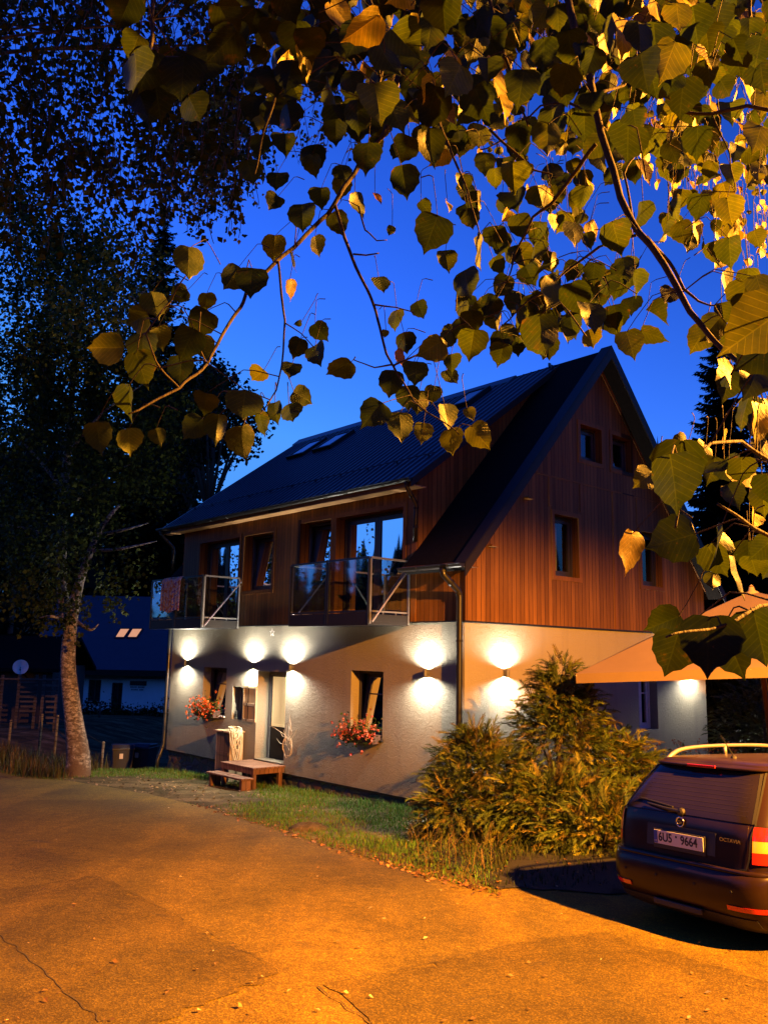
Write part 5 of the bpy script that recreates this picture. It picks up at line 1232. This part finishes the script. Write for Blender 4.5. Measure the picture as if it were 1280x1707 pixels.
m = MB(); m.tube([c-n_*.03, c-n_*.4, V(c.x, 37.05, c.z-.5)], .02, 6); m.build('bracket', M_gutter, t)
# wire fence along the bank
t = thing('wire_fence', 'low wire fence with thin weathered posts on the grassy bank', 'fence', foot(90, 22.5))
tops = [(-30, 1203, 22.5), (18, 1200, 22.5), (70, 1190, 22.5), (96, 1192, 22.6), (172, 1236, 22.2)]
for x, y, d in tops:
    a = at(x, y, d); m = MB(); m.tube([(a.x, a.y, gz(a.x, a.y)-.3), (a.x+.02, a.y, a.z)], .035, 8); m.build('post', M_old_wood, t, smooth=True)
m = MB()
for dz in (-.04, -.35, -.62): m.tube([at(x, y, d)+V(0, -.04, dz) for x, y, d in tops], .006, 4)
m.build('wire', M_gutter, t)
pole_thing('garden_post', 'lone pale post in front of the neighbour house wall', 'post', [at(168, 1172, 45), V(at(168, 1172, 45).x, 45, gz(at(168, 1172, 45).x, 45))], .05, M_old_wood)
# neighbour house (far, downhill)
nd = 55.0; zb = -2.75
nh = thing('neighbour_house', 'low white house with a big dark roof and two lit skylights, far left', 'house', (at(200, 1190, nd).x, nd, zb))
M_nwall = plain('neighbour_wall', (.72, .72, .72), .9, 0, .12, .3, 2)
xl = at(76, 1110, nd).x; xm = at(207, 1130, nd).x; xr = -7.5; ze = at(200, 1112, nd).z; zr = at(200, 1003, nd).z
m = MB(); xd0, xd1 = at(187, 1140, nd).x, at(207, 1140, nd).x; xw0, xw1 = at(148, 1140, nd).x, at(169, 1140, nd).x; zdt = at(190, 1138, nd).z; zwt, zwb = at(150, 1133, nd).z, at(150, 1169, nd).z
fn, hl = (lambda w_: (xl, xr)), [(xw0, xw1, zwb, zwt), (xd0, xd1, zb, zdt)]
face_holes(m, 'v', (fn, [zb-.3, ze]), hl, .2, nd)
m.poly([(xl, nd, zb-.3), (xl, nd, ze), (xl, nd+8, ze), (xl, nd+8, zb-.3)]); m.poly([(xr, nd, zb-.3), (xr, nd, ze), (xr, nd+8, ze), (xr, nd+8, zb-.3)]); m.build('wall', M_nwall, nh)
m = MB(); m.prism([(xm, nd-.12, zb-.2), (xr, nd-.12, zb-.2), (xr, nd-.12, at(240, 1131, nd).z), (xm, nd-.12, at(240, 1131, nd).z)], (0, .1, 0)); m.build('porch_wall', M_nwall, nh)
m = MB()
m.prism([(xl-1.0, nd-1.0, ze-.15), (xl-1.0, nd+4, zr+.6), (xl-1.0, nd+9, ze-.15), (xl-1.0, nd+9, ze-.4), (xl-1.0, nd+4, zr+.35), (xl-1.0, nd-1.0, ze-.4)], (xr-xl+2, 0, 0)); M_nroof = plain('neighbour_roof', (.05, .055, .085), .5, .2, .15, .1, 2); ro = m.build('roof', M_nroof, nh)
m = MB(); m.bb(xl-1.0, xr+1, nd-1.14, nd-1.0, ze-.5, ze-.15); m.build('gutter', M_blackmetal, nh)
M_lit = mk_emit('lit_window', (1.0, .46, .28), .75)
sl = (zr+.75-ze)/5.0
for k, (x0, x1) in enumerate(((194, 207), (214, 228))):
    def rp(px, py):      # point on the roof plane
        d = ray(px, py); A_ = V(0, nd-1.0, ze-.15); nn = V(0, -sl, 1); t_ = (A_-CAM).dot(nn)/d.dot(nn); return CAM+d*t_+nn.normalized()*.05
    p4 = [rp(x0, 1063), rp(x1, 1063), rp(x1+9, 1050), rp(x0+8, 1050)]; nn = V(0, -sl, 1).normalized()
    m = MB(); ctr = sum(p4, V(0, 0, 0))/4; m.prism([ctr+(p-ctr)*1.25-nn*.05 for p in p4], nn*.07); f = m.build('skylight', M_frame, nh)
    m = MB(); m.poly([p+nn*.03 for p in p4]); m.build('pane', M_lit, f)
def nwin(name, x0, x1, z0, z1):
    m = MB()
    for (a_, b_, c_, d_) in ((x0, x0+.07, z0, z1), (x1-.07, x1, z0, z1), (x0+.07, x1-.07, z1-.07, z1), (x0+.07, x1-.07, z0, z0+.07), ((x0+x1)/2-.03, (x0+x1)/2+.03, z0+.07, z1-.07)): m.bb(a_, b_, nd+.12, nd+.18, c_, d_)
    f = m.build(name, M_frame, nh); g = MB(); g.bb(x0+.07, x1-.07, nd+.17, nd+.175, z0+.07, z1-.07); g.build('pane', M_skyglass, f); return f
f = nwin('window', xw0, xw1, zwb, zwt); m = MB(); m.bb(xw0-.1, xw1+.1, nd-.1, nd, zwb-.1, zwb-.01); m.build('sill', M_old_wood, f)
nwin('door', xd0, xd1, zb, zdt)
sg = at(231, 1139, nd-.15); t = thing('name_board', 'dark name board with a pale line of lettering on the neighbour house', 'sign', sg); m = MB(); m.box(sg, (1.05, .04, .28)); m.build('board', M_frame, t)
m = MB(); random.seed(2)
for row_, (n, w0) in enumerate(((11, .9), (9, .8))):
    for k in range(n):
        if k == 5: continue
        m.box(sg+V(-w0/2+w0*k/n, .0, -.24-.16*row_), (.045, .03, random.uniform(.06, .09)))
m.build('lettering', M_frame, t)
# low hedge and a bench shape in front of the neighbour house
rnd = random.Random(5); t = thing('hedge', 'low dark hedge running along the foot of the neighbour house', 'hedge', (at(190, 1200, 50).x, 50, gz(-16, 50))); f = MB()
for k in range(3800):
    x = rnd.uniform(-4.2, 8); z = abs(rnd.gauss(0, .32))*(1-.3*math.sin(x*1.3)); y = rnd.gauss(0, .35); a = V(rnd.gauss(0, 1), rnd.gauss(0, 1), rnd.gauss(0, 1)).normalized(); e = a.cross(V(.2, .4, 1)).normalized(); g = rnd.uniform(.5, 1.2); L = .16
    f.poly([V(x, y, z), V(x, y, z)+a*L*.5+e*L*.4, V(x, y, z)+a*L, V(x, y, z)+a*L*.5-e*L*.4], (.03*g, .045*g, .015*g))
f.build('foliage', M_birchleaf, t, local=True)

# ------------------------------------------------------------------ estate car
car = thing('estate_car', 'dark brown estate car with silver roof rails parked beside the bush', 'car', (2.475, 7.45, 0), R_(-60))
cxy = V(2.475, 7.45, 0); fw = V(math.sin(R_(60)), math.cos(R_(60)), 0); rt = V(math.cos(R_(60)), -math.sin(R_(60)), 0)
# stand the car on the sloping ground
gl = [gz(*(cxy+rt*x+fw*y).to_2d()) for x in (-.75, .75) for y in (.95, 3.55)]
car.location.z = sum(gl)/4
slope_f = ((gl[1]+gl[3])-(gl[0]+gl[2]))/2/2.6; slope_r = ((gl[2]+gl[3])-(gl[0]+gl[1]))/2/1.5
car.rotation_mode = 'XYZ'; car.rotation_euler = (math.atan(slope_f), -math.atan(slope_r), R_(-60))
def mk_paint():
    t_ = NT('brown_paint'); co = t_.coord(); f = t_.noise(co, 400, 2); d = t_.noise(co, 2.5, 6)
    c = t_.mix(f, (.013, .0065, .0030), (.026, .0125, .0055)); c = t_.mix(t_.ramp(d, [(.5, (0, 0, 0)), (.75, (.35, .35, .35))]), c, (.05, .036, .024))
    p = t_.principled(Base_Color=c, Metallic=.1, Roughness=t_.math('ADD', t_.math('MULTIPLY', d, .18), .22)); p.inputs['Specular IOR Level'].default_value = .2; p.inputs['Coat Weight'].default_value = .12; p.inputs['Coat Roughness'].default_value = .12; return t_.m
M_paint = mk_paint(); M_tyre = plain('tyre', (.012, .012, .012), .8); M_seam = plain('panel_gap', (.004, .004, .004), .8, 0, .1, 0)
M_railmetal = plain('rail_metal', (.30, .29, .27), .45, .7, .1, .02); M_chrome = plain('chrome', (.55, .54, .52), .15, 1, .05, 0); M_cglass = plain('car_glass', (.014, .010, .007), .12, 0, .3, 0, 3, .3)
M_red = plain('red_lens', (.55, .02, .012), .12, 0, .1, 0, 20, .6, Coat_Weight=.6); M_amber = plain('clear_lens', (.75, .34, .05), .12, 0, .1, 0, 20, .6, Coat_Weight=.6); M_plate = plain('plate_white', (.55, .53, .48), .45, 0, .05, .02)
M_plast = plain('black_plastic', (.010, .009, .009), .6, 0, .2, .1, 60); M_ink = plain('plate_ink', (.012, .012, .02), .6, 0, .1, 0); M_blue = plain('plate_blue', (.02, .05, .28), .5, 0, .1, 0)
LVL = [(.19, .22, 4.40, .76), (.24, .10, 4.50, .83), (.34, .03, 4.56, .865), (.46, .00, 4.57, .88), (.575, .005, 4.57, .885), (.625, .03, 4.55, .886), (.645, .075, 4.53, .884), (.70, .085, 4.52, .884), (.82, .10, 4.46, .882), (.92, .115, 4.35, .874),
       (.965, .13, 4.05, .862), (.995, .145, 3.62, .850), (1.03, .165, 3.45, .832), (1.12, .235, 3.24, .79), (1.24, .335, 2.98, .735), (1.34, .425, 2.72, .685), (1.395, .475, 2.50, .648), (1.425, .49, 2.32, .61), (1.445, .56, 2.15, .55), (1.458, .75, 1.95, .45), (1.464, 1.0, 1.7, .25)]
def lv(z):
    for a, b in zip(LVL, LVL[1:]):
        if a[0] <= z <= b[0]:
            t_ = (z-a[0])/(b[0]-a[0]); return [a[i]+(b[i]-a[i])*t_ for i in range(4)]
    return LVL[0] if z < LVL[0][0] else LVL[-1]
EXP = 8.5
def ring(z, n=96):
    _, y0, y1, hw = lv(z); yc, hl = (y0+y1)/2, (y1-y0)/2; P = []
    for k in range(n):
        t_ = 2*math.pi*k/n; c, s = math.cos(t_), math.sin(t_); P.append((hw*math.copysign(abs(c)**(2/EXP), c), yc+hl*math.copysign(abs(s)**(2/3.9/1.9), s), z))
    return P
def rear_y(x, z):
    _, y0, y1, hw = lv(z); hl = (y1-y0)/2; q = min(.9999, abs(x)/hw); c = q**(EXP/2); s = math.sqrt(max(0, 1-c*c)); return (y0+y1)/2-hl*s**(2/3.9/1.9)
def rp_(x, z, off=0): return V(x, rear_y(x, z)-off, z)
def side_x(y, z, sg):
    _, y0, y1, hw = lv(z); yc, hl = (y0+y1)/2, (y1-y0)/2; q = min(1, abs(y-yc)/hl); s = q**(3.9*1.9/2); c = math.sqrt(max(0, 1-s*s)); return sg*hw*c**(2/EXP)
zs = []
for a, b in zip(LVL, LVL[1:]): zs += [a[0]+(b[0]-a[0])*k/2 for k in range(2)]
zs.append(LVL[-1][0]); m = MB(); m.grid([ring(z) for z in zs], True); m.poly(ring(zs[-1])); m.poly(ring(zs[0])[::-1])
body = m.build('body', M_paint, car, local=True, smooth=True)
def patch(name, mat, xz, nx, nz, off, par_=None, smooth=True, th=.006):
    """xz(i,k) -> (x,z) on the tail; patch stands off the body by 'off'"""
    m = MB(); R0 = []
    for k in range(nz+1):
        R0.append([rp_(*xz(i/nx, k/nz), off) for i in range(nx+1)])
    m.grid(R0); ed = R0[0]+[r[-1] for r in R0[1:]]+R0[-1][::-1][1:]+[r[0] for r in R0[::-1]][1:-1]
    n0 = [V(p)+V(0, off+th, 0) for p in ed]; m.grid([ed, n0], True)
    return m.build(name, mat, par_ or car, local=True, smooth=smooth)
hatch = patch('tailgate', M_paint, lambda i, k: ((i*2-1)*(.655-.02*k), .66+k*.33), 28, 10, .006, smooth=True)
rw = lambda i, k: ((i*2-1)*(.665-.085*k-.03*k*k), 1.005+k*.365)
gl_ = patch('rear_window', M_cglass, rw, 28, 12, .010)
def ribbon(name, mat, pts, wd, off, par_=None):
    m = MB(); A, B = [], []
    for i, (x, z) in enumerate(pts):
        x0, z0 = pts[max(i-1, 0)]; x1, z1 = pts[min(i+1, len(pts)-1)]; L = math.hypot(x1-x0, z1-z0) or 1; nx_, nz_ = -(z1-z0)/L*wd/2, (x1-x0)/L*wd/2
        A.append(rp_(x+nx_, z+nz_, off)); B.append(rp_(x-nx_, z-nz_, off))
    m.grid([A, B]); return m.build(name, mat, par_ or car, local=True)
# gap round the tailgate, bumper top edge
pts = [(-.575, 1.38)]+[(-.685+.08*t_+.03*t_*t_, 1.0+.38*t_) for t_ in (.8, .6, .4, .2, .0)]+[(-.668, .9), (-.66, .75), (-.64, .67), (-.5, .655), (0, .652), (.5, .655), (.64, .67), (.66, .75), (.668, .9)]+[(.685-.08*t_-.03*t_*t_, 1.0+.38*t_) for t_ in (0, .2, .4, .6, .8, 1)]
fine = []
for (a, b), (c, d) in zip(pts, pts[1:]): fine += [(a+(c-a)*k/6, b+(d-b)*k/6) for k in range(6)]
M_heat = plain('heating_wire', (.018, .012, .008), .5, 0, .1, 0)
for k in range(9):
    t_ = .14+k*.09; ribbon('heating_wire', M_heat, [((i/12*2-1)*(.62-.085*t_-.03*t_*t_), 1.005+t_*.365) for i in range(13)], .0022, .0125, gl_)
for s_ in (-1, 1): ribbon('window_seal', M_seam, [(s_*(.668-.085*t_/10-.03*(t_/10)**2), 1.005+t_/10*.365) for t_ in range(11)], .02, .0125, gl_)
ribbon('panel_gap', M_seam, fine+[pts[-1]], .012, .013)
# tail lamps wrap round the corners
def tail(sg):
    m = MB(); parts = {'r1': (.885, .985), 'a': (.80, .884), 'r2': (.715, .799)}
    root = None
    for nm, (z0, z1) in parts.items():
        mm = MB(); rows = []
        for k in range(5):
            z = z0+(z1-z0)*k/4; row = []; _, y0, y1, hw = lv(z)
            for i in range(15):
                t_ = i/14; x = (.672+(hw*.9995-.672)*min(1, t_*1.5)) if t_ < .667 else hw*.9995
                y = rear_y(x, z) if t_ < .667 else rear_y(hw*.9995, z)+(t_-.667)/.333*(.16+.05*(z-.7)/.28)
                if t_ >= .667: x = abs(side_x(y, z, 1))
                row.append(V(sg*(x+.008), y-.010, z))
            rows.append(row)
        mm.grid(rows); o = mm.build('tail_lamp' if root is None else 'lamp_lens', M_red if nm != 'a' else M_amber, root or car, local=True, smooth=True)
        if root is None: root = o
    return root
tail(1); tail(-1)
# bumper: ledge, lower black skirt, reflectors
m = MB(); rows = []
for z, off in ((.632, .030), (.650, .034), (.662, .012), (.655, -.02)): rows.append([rp_(-.80+1.6*k/40, .64, off)+V(0, 0, z-.64) for k in range(41)])
m.grid(rows); m.build('bumper_ledge', M_paint, car, local=True, smooth=True)
patch('bumper_skirt', M_plast, lambda i, k: ((i*2-1)*.70, .20+k*.11), 24, 4, .012)
for sg in (-1, 1): patch('reflector', M_red, lambda i, k: (sg*(.50+.27*i), .365+k*.035), 8, 2, .010)
m = MB(); m.box((0, rear_y(0, .32)-.02, .29), (.5, .03, .05)); m.build('tow_cover', M_plast, car, local=True, bevel=.01)
for x in (-.55, -.2, .2, .55):
    m = MB(); c = rp_(x, .50, .004); m.lathe(c, [(0, .004), (.010, .004), (.012, 0)], 14, (V(1, 0, 0), V(0, 0, 1), V(0, -1, 0))); m.build('parking_sensor', M_seam, car, local=True)
# number plate with its recess, holder and characters
zc = .80
patch('plate_recess', M_plast, lambda i, k: ((i*2-1)*.36, .725+k*.175), 16, 4, .010)
yb = rear_y(0, zc)-.028; m = MB(); m.box((0, yb+.006, zc-.012), (.545, .012, .155)); pl = m.build('number_plate', M_plast, car, local=True, bevel=.004)
m = MB(); m.box((.0, yb-.003, zc), (.52, .006, .110)); m.build('plate_sheet', M_plate, pl, local=True, bevel=.002)
m = MB(); m.box((-.24, yb-.0075, zc), (.036, .003, .104)); m.build('country_band', M_blue, pl, local=True)
def text(s, size, loc, mat, par_, name='lettering', ext=.001, bold=0, sx=1, align='CENTER'):
    cu = bpy.data.curves.new(name, 'FONT'); cu.body = s; cu.size = size; cu.extrude = ext; cu.align_x = align; cu.align_y = 'CENTER'; cu.offset = bold; cu.materials.append(mat)
    tmp = bpy.data.objects.new(name, cu); COL.objects.link(tmp); bpy.context.view_layer.update()
    me = bpy.data.meshes.new_from_object(tmp.evaluated_get(bpy.context.evaluated_depsgraph_get())); bpy.data.objects.remove(tmp); bpy.data.curves.remove(cu)
    me.materials.clear(); me.materials.append(mat); o = bpy.data.objects.new(name, me); COL.objects.link(o); o.parent = par_; o.location = loc; o.rotation_euler = (math.pi/2, 0, 0); o.scale = (sx, 1, 1); return o
text('6U5', .098, (-.135, yb-.0075, zc), M_ink, pl, bold=.002, sx=.90); text('9664', .098, (.115, yb-.0075, zc), M_ink, pl, bold=.002, sx=.90)
m = MB(); m.lathe(V(-.018, yb-.007, zc+.022), [(0, .001), (.009, .001), (.010, 0)], 14, (V(1, 0, 0), V(0, 0, 1), V(0, -1, 0))); m.build('plate_seal', M_seam, pl, local=True)
text('CZ', .020, (-.24, yb-.0095, zc-.034), M_plate, pl)
ye = rear_y(.5, .865)-.012; text('OCTAVIA', .040, (.50, ye-.004, .865), M_chrome, car, ext=.003, bold=.0008, sx=1.15)
# round winged badge
ce = V(0, rear_y(0, .945)-.018, .945); m = MB(); AXE = (V(1, 0, 0), V(0, 0, 1), V(0, -1, 0))
m.lathe(ce, [(.032, 0), (.034, .008), (.040, .010), (.043, .006), (.043, -.004)], 28, AXE); m.build('badge_ring', M_chrome, car, local=True, smooth=True)
m = MB(); m.lathe(ce, [(0, .003), (.032, .003)], 24, AXE); bd = m.build('badge', M_seam, car, local=True)
m = MB()
for k in range(3): m.box(ce+V(-.004+k*.003, -.006, .012-k*.008), (.034-k*.006, .004, .004))
m.prism([ce+V(-.026, -.005, -.014), ce+V(-.012, -.005, -.020), ce+V(.020, -.005, -.010), ce+V(.022, -.005, .004), ce+V(.004, -.005, -.004)], (0, -.004, 0)); m.build('wing_emblem', M_chrome, bd, local=True)
# handle bar over the plate, wiper, spoiler with brake light, rails, aerial, side glass, wheels
m = MB(); rows = []
c0 = rp_(-.03, 1.025, .03); m.tube([c0, rp_(-.20, 1.035, .032), rp_(-.40, 1.055, .03)], [.016, .012, .007], 8); m.lathe(rp_(-.02, 1.02, .0), [(.035, 0), (.032, .03), (.015, .04), (0, .042)], 14, AXE); wp = m.build('wiper', M_plast, car, local=True)
m = MB(); m.tube([rp_(-.12, 1.05, .022), rp_(-.30, 1.068, .022), rp_(-.52, 1.088, .022)], [.008, .008, .006], 6); m.build('wiper_blade', M_plast, wp, local=True)
m = MB(); S = []
for (dy, dz) in ((-.06, 1.405), (-.075, 1.392), (-.05, 1.380), (.03, 1.372)): S.append([V(x, rear_y(x*.96, 1.40)+dy+.05*(x/.6)**4, dz) for x in np.linspace(-.60, .60, 25)])
S.insert(0, [V(x, rear_y(x*.9, 1.43)+.06, 1.438-.02*(x/.6)**4) for x in np.linspace(-.60, .60, 25)]); m.grid(S); sp = m.build('roof_spoiler', M_paint, car, local=True, smooth=True)
m = MB(); m.box((0, rear_y(0, 1.40)-.074, 1.395), (.30, .014, .022)); m.build('brake_light', M_red, sp, local=True, bevel=.003)
for sg in (-1, 1):
    P = [(.575, .62, 1.40), (.575, .70, 1.455), (.578, .85, 1.500), (.575, 1.2, 1.525), (.57, 1.8, 1.53), (.56, 2.15, 1.515), (.552, 2.35, 1.47), (.55, 2.42, 1.43)]
    Q, rq = curve([V(sg*x, y, z) for x, y, z in P], [.02, .022, .019, .017, .017, .019, .022, .02]); m = MB(); m.tube(Q, rq, 10); m.tube([(sg*.573, 1.45, 1.525), (sg*.573, 1.45, 1.43)], .018, 8); m.build('roof_rail', M_railmetal, car, local=True, smooth=True)
m = MB(); m.lathe(V(0.05, .78, 1.455), [(.03, 0), (.026, .018), (.012, .03), (0, .032)], 12); m.tube([(0.05, .78, 1.475), (0.05, .62, 1.66)], [.005, .0025], 6); m.build('aerial', M_plast, car, local=True)
for sg in (-1, 1):
    for (y0, y1, s0) in ((.62, 1.35, .10), (1.40, 2.15, .0), (2.20, 2.95, -.2)):
        m = MB(); rows = []
        for k in range(6):
            z = 1.01+.33*k/5; row = []
            for i in range(9):
                ya = y0+(.16*k/5 if s0 > 0 else .02); yb_ = y1-(.22*k/5 if s0 < 0 else 0.02); y = ya+(yb_-ya)*i/8; row.append(V(side_x(y, z, sg)+sg*.008, y, z))
            rows.append(row)
        m.grid(rows); m.build('side_window', M_cglass, car, local=True, smooth=True)
    m = MB(); rows = []
    for dz in (.50, .56): rows.append([V(side_x(y, dz, sg)+sg*.012, y, dz) for y in np.linspace(1.0, 3.5, 20)])
    m.grid(rows); m.build('side_moulding', M_plast, car, local=True)
    m = MB(); c = V(sg*.93, 2.75, 1.02); m.lathe(c, [(0, -.07), (.07, -.06), (.085, 0), (.06, .05), (0, .06)], 14, (V(1, 0, 0), V(0, 0, 1), V(0, 1, 0))); m.tube([c, (sg*.82, 2.78, .99)], .02, 6); m.build('wing_mirror', M_paint, car, local=True, smooth=True)
    for y in (.95, 3.55):
        ax3 = (V(0, 1, 0), V(0, 0, 1), V(sg, 0, 0)); c = V(sg*.80, y, .315)
        m = MB(); m.lathe(c, [(.36, .0), (.36, .082), (.33, .086), (.31, .0)], 28, ax3); m.build('wheel_arch', M_plast, car, local=True)
        m = MB(); m.lathe(c, [(.20, .09), (.27, .105), (.305, .09), (.315, .05), (.315, -.09), (.2, -.1)], 32, ax3); wh = m.build('wheel', M_tyre, car, local=True, smooth=True)
        m = MB(); m.lathe(c, [(0, .075), (.05, .085), (.19, .07), (.205, .095), (.205, .05)], 30, ax3)
        for k in range(5):
            a = k*1.2566; d = V(0, math.cos(a), math.sin(a)); m.box(c+d*.12+V(sg*.088, 0, 0), (.012, .05, .17), (V(1, 0, 0), V(1, 0, 0).cross(d), d))
        m.build('rim', M_steel, wh, local=True)
for sg in (-1, 1):
    m = MB(); m.lathe(V(sg*.62, 4.50, .70), [(0, .05), (.08, .04), (.10, 0)], 16, (V(1, 0, 0), V(0, 0, 1), V(0, 1, 0))); m.build('headlight', M_amber, car, local=True)
m = MB(); rows = []
for k in range(6):
    z = 1.02+.33*k/5; _, y0, y1, hw = lv(z); rows.append([V(x*(hw*.86), (y0+y1)/2+((y1-y0)/2)*(1-(abs(x)*.86)**(EXP/2*2))**(1/(3.9*1.9))+.008, z+.004) for x in np.linspace(-1, 1, 17)])
m.grid(rows); m.build('windscreen', M_cglass, car, local=True, smooth=True)

# ------------------------------------------------------------------ street lamp (just outside the picture)
LP = V(6.3, 3.6, 5.15)
t = thing('street_lamp', 'grey street lamp on a tall pole at the road edge', 'street lamp', (7.6, 3.2, gz(7.6, 3.2)))
m = MB(); m.tube([(7.6, 3.2, gz(7.6, 3.2)-.2), (7.6, 3.2, 3), (7.6, 3.2, 4.95)], [.075, .065, .05], 12); m.build('pole', M_steel, t, smooth=True)
m = MB(); m.tube([(7.6, 3.2, 4.93), (7.5, 3.23, 5.15), (7.1, 3.35, 5.31), (6.6, 3.5, 5.33)], [.04, .04, .035, .03], 10); m.build('arm', M_steel, t, smooth=True)
m = MB(); m.box(LP+V(.05, -.02, .14), (.62, .26, .10)); m.build('lantern', M_lampbody, t, bevel=.03)
M_sodium = mk_emit('sodium_glow', (1, .40, .06), 40)
m = MB(); m.box(LP+V(0, 0, .075), (.36, .16, .02)); m.build('lens', M_sodium, t)
ld = bpy.data.lights.new('sodium_light', 'SPOT'); ld.energy = 54000; ld.color = (1.0, .36, .03); ld.spot_size = R_(176); ld.spot_blend = .18; ld.shadow_soft_size = .09
ld.use_nodes = True; lt_ = ld.node_tree      # street lantern optics: more light towards the sides than straight down
em = next(n for n in lt_.nodes if n.type == 'EMISSION'); tc = lt_.nodes.new('ShaderNodeTexCoord'); sp_ = lt_.nodes.new('ShaderNodeSeparateXYZ'); lt_.links.new(tc.outputs['Normal'], sp_.inputs[0])
ab = lt_.nodes.new('ShaderNodeMath'); ab.operation = 'ABSOLUTE'; lt_.links.new(sp_.outputs[2], ab.inputs[0]); rp2 = lt_.nodes.new('ShaderNodeValToRGB'); lt_.links.new(ab.outputs[0], rp2.inputs[0])
cr_ = rp2.color_ramp
for i_, (p_s, v_) in enumerate(((0, .22), (.10, .47), (.22, .55), (.37, .54), (.52, .84), (.62, .74), (.75, .40), (.87, .22), (1, .16))):
    e_ = cr_.elements[i_] if i_ < 2 else cr_.elements.new(p_s)
    e_.position = p_s; e_.color = (v_, v_, v_, 1)
lt_.links.new(rp2.outputs[0], em.inputs['Strength'])
lo = bpy.data.objects.new('sodium_light', ld); COL.objects.link(lo); lo.parent = t; lo.location = LP-t.location

sc.view_settings.view_transform = 'Standard'; sc.view_settings.look = 'None'; sc.view_settings.gamma = 1; sc.view_settings.exposure = 0
sc.view_settings.use_curve_mapping = False
sc.cycles.use_denoising = True; sc.cycles.max_bounces = 6; sc.cycles.transparent_max_bounces = 12; sc.cycles.diffuse_bounces = 3; sc.cycles.glossy_bounces = 3
sc.cycles.sample_clamp_indirect = 4; sc.cycles.caustics_reflective = False; sc.cycles.caustics_refractive = False
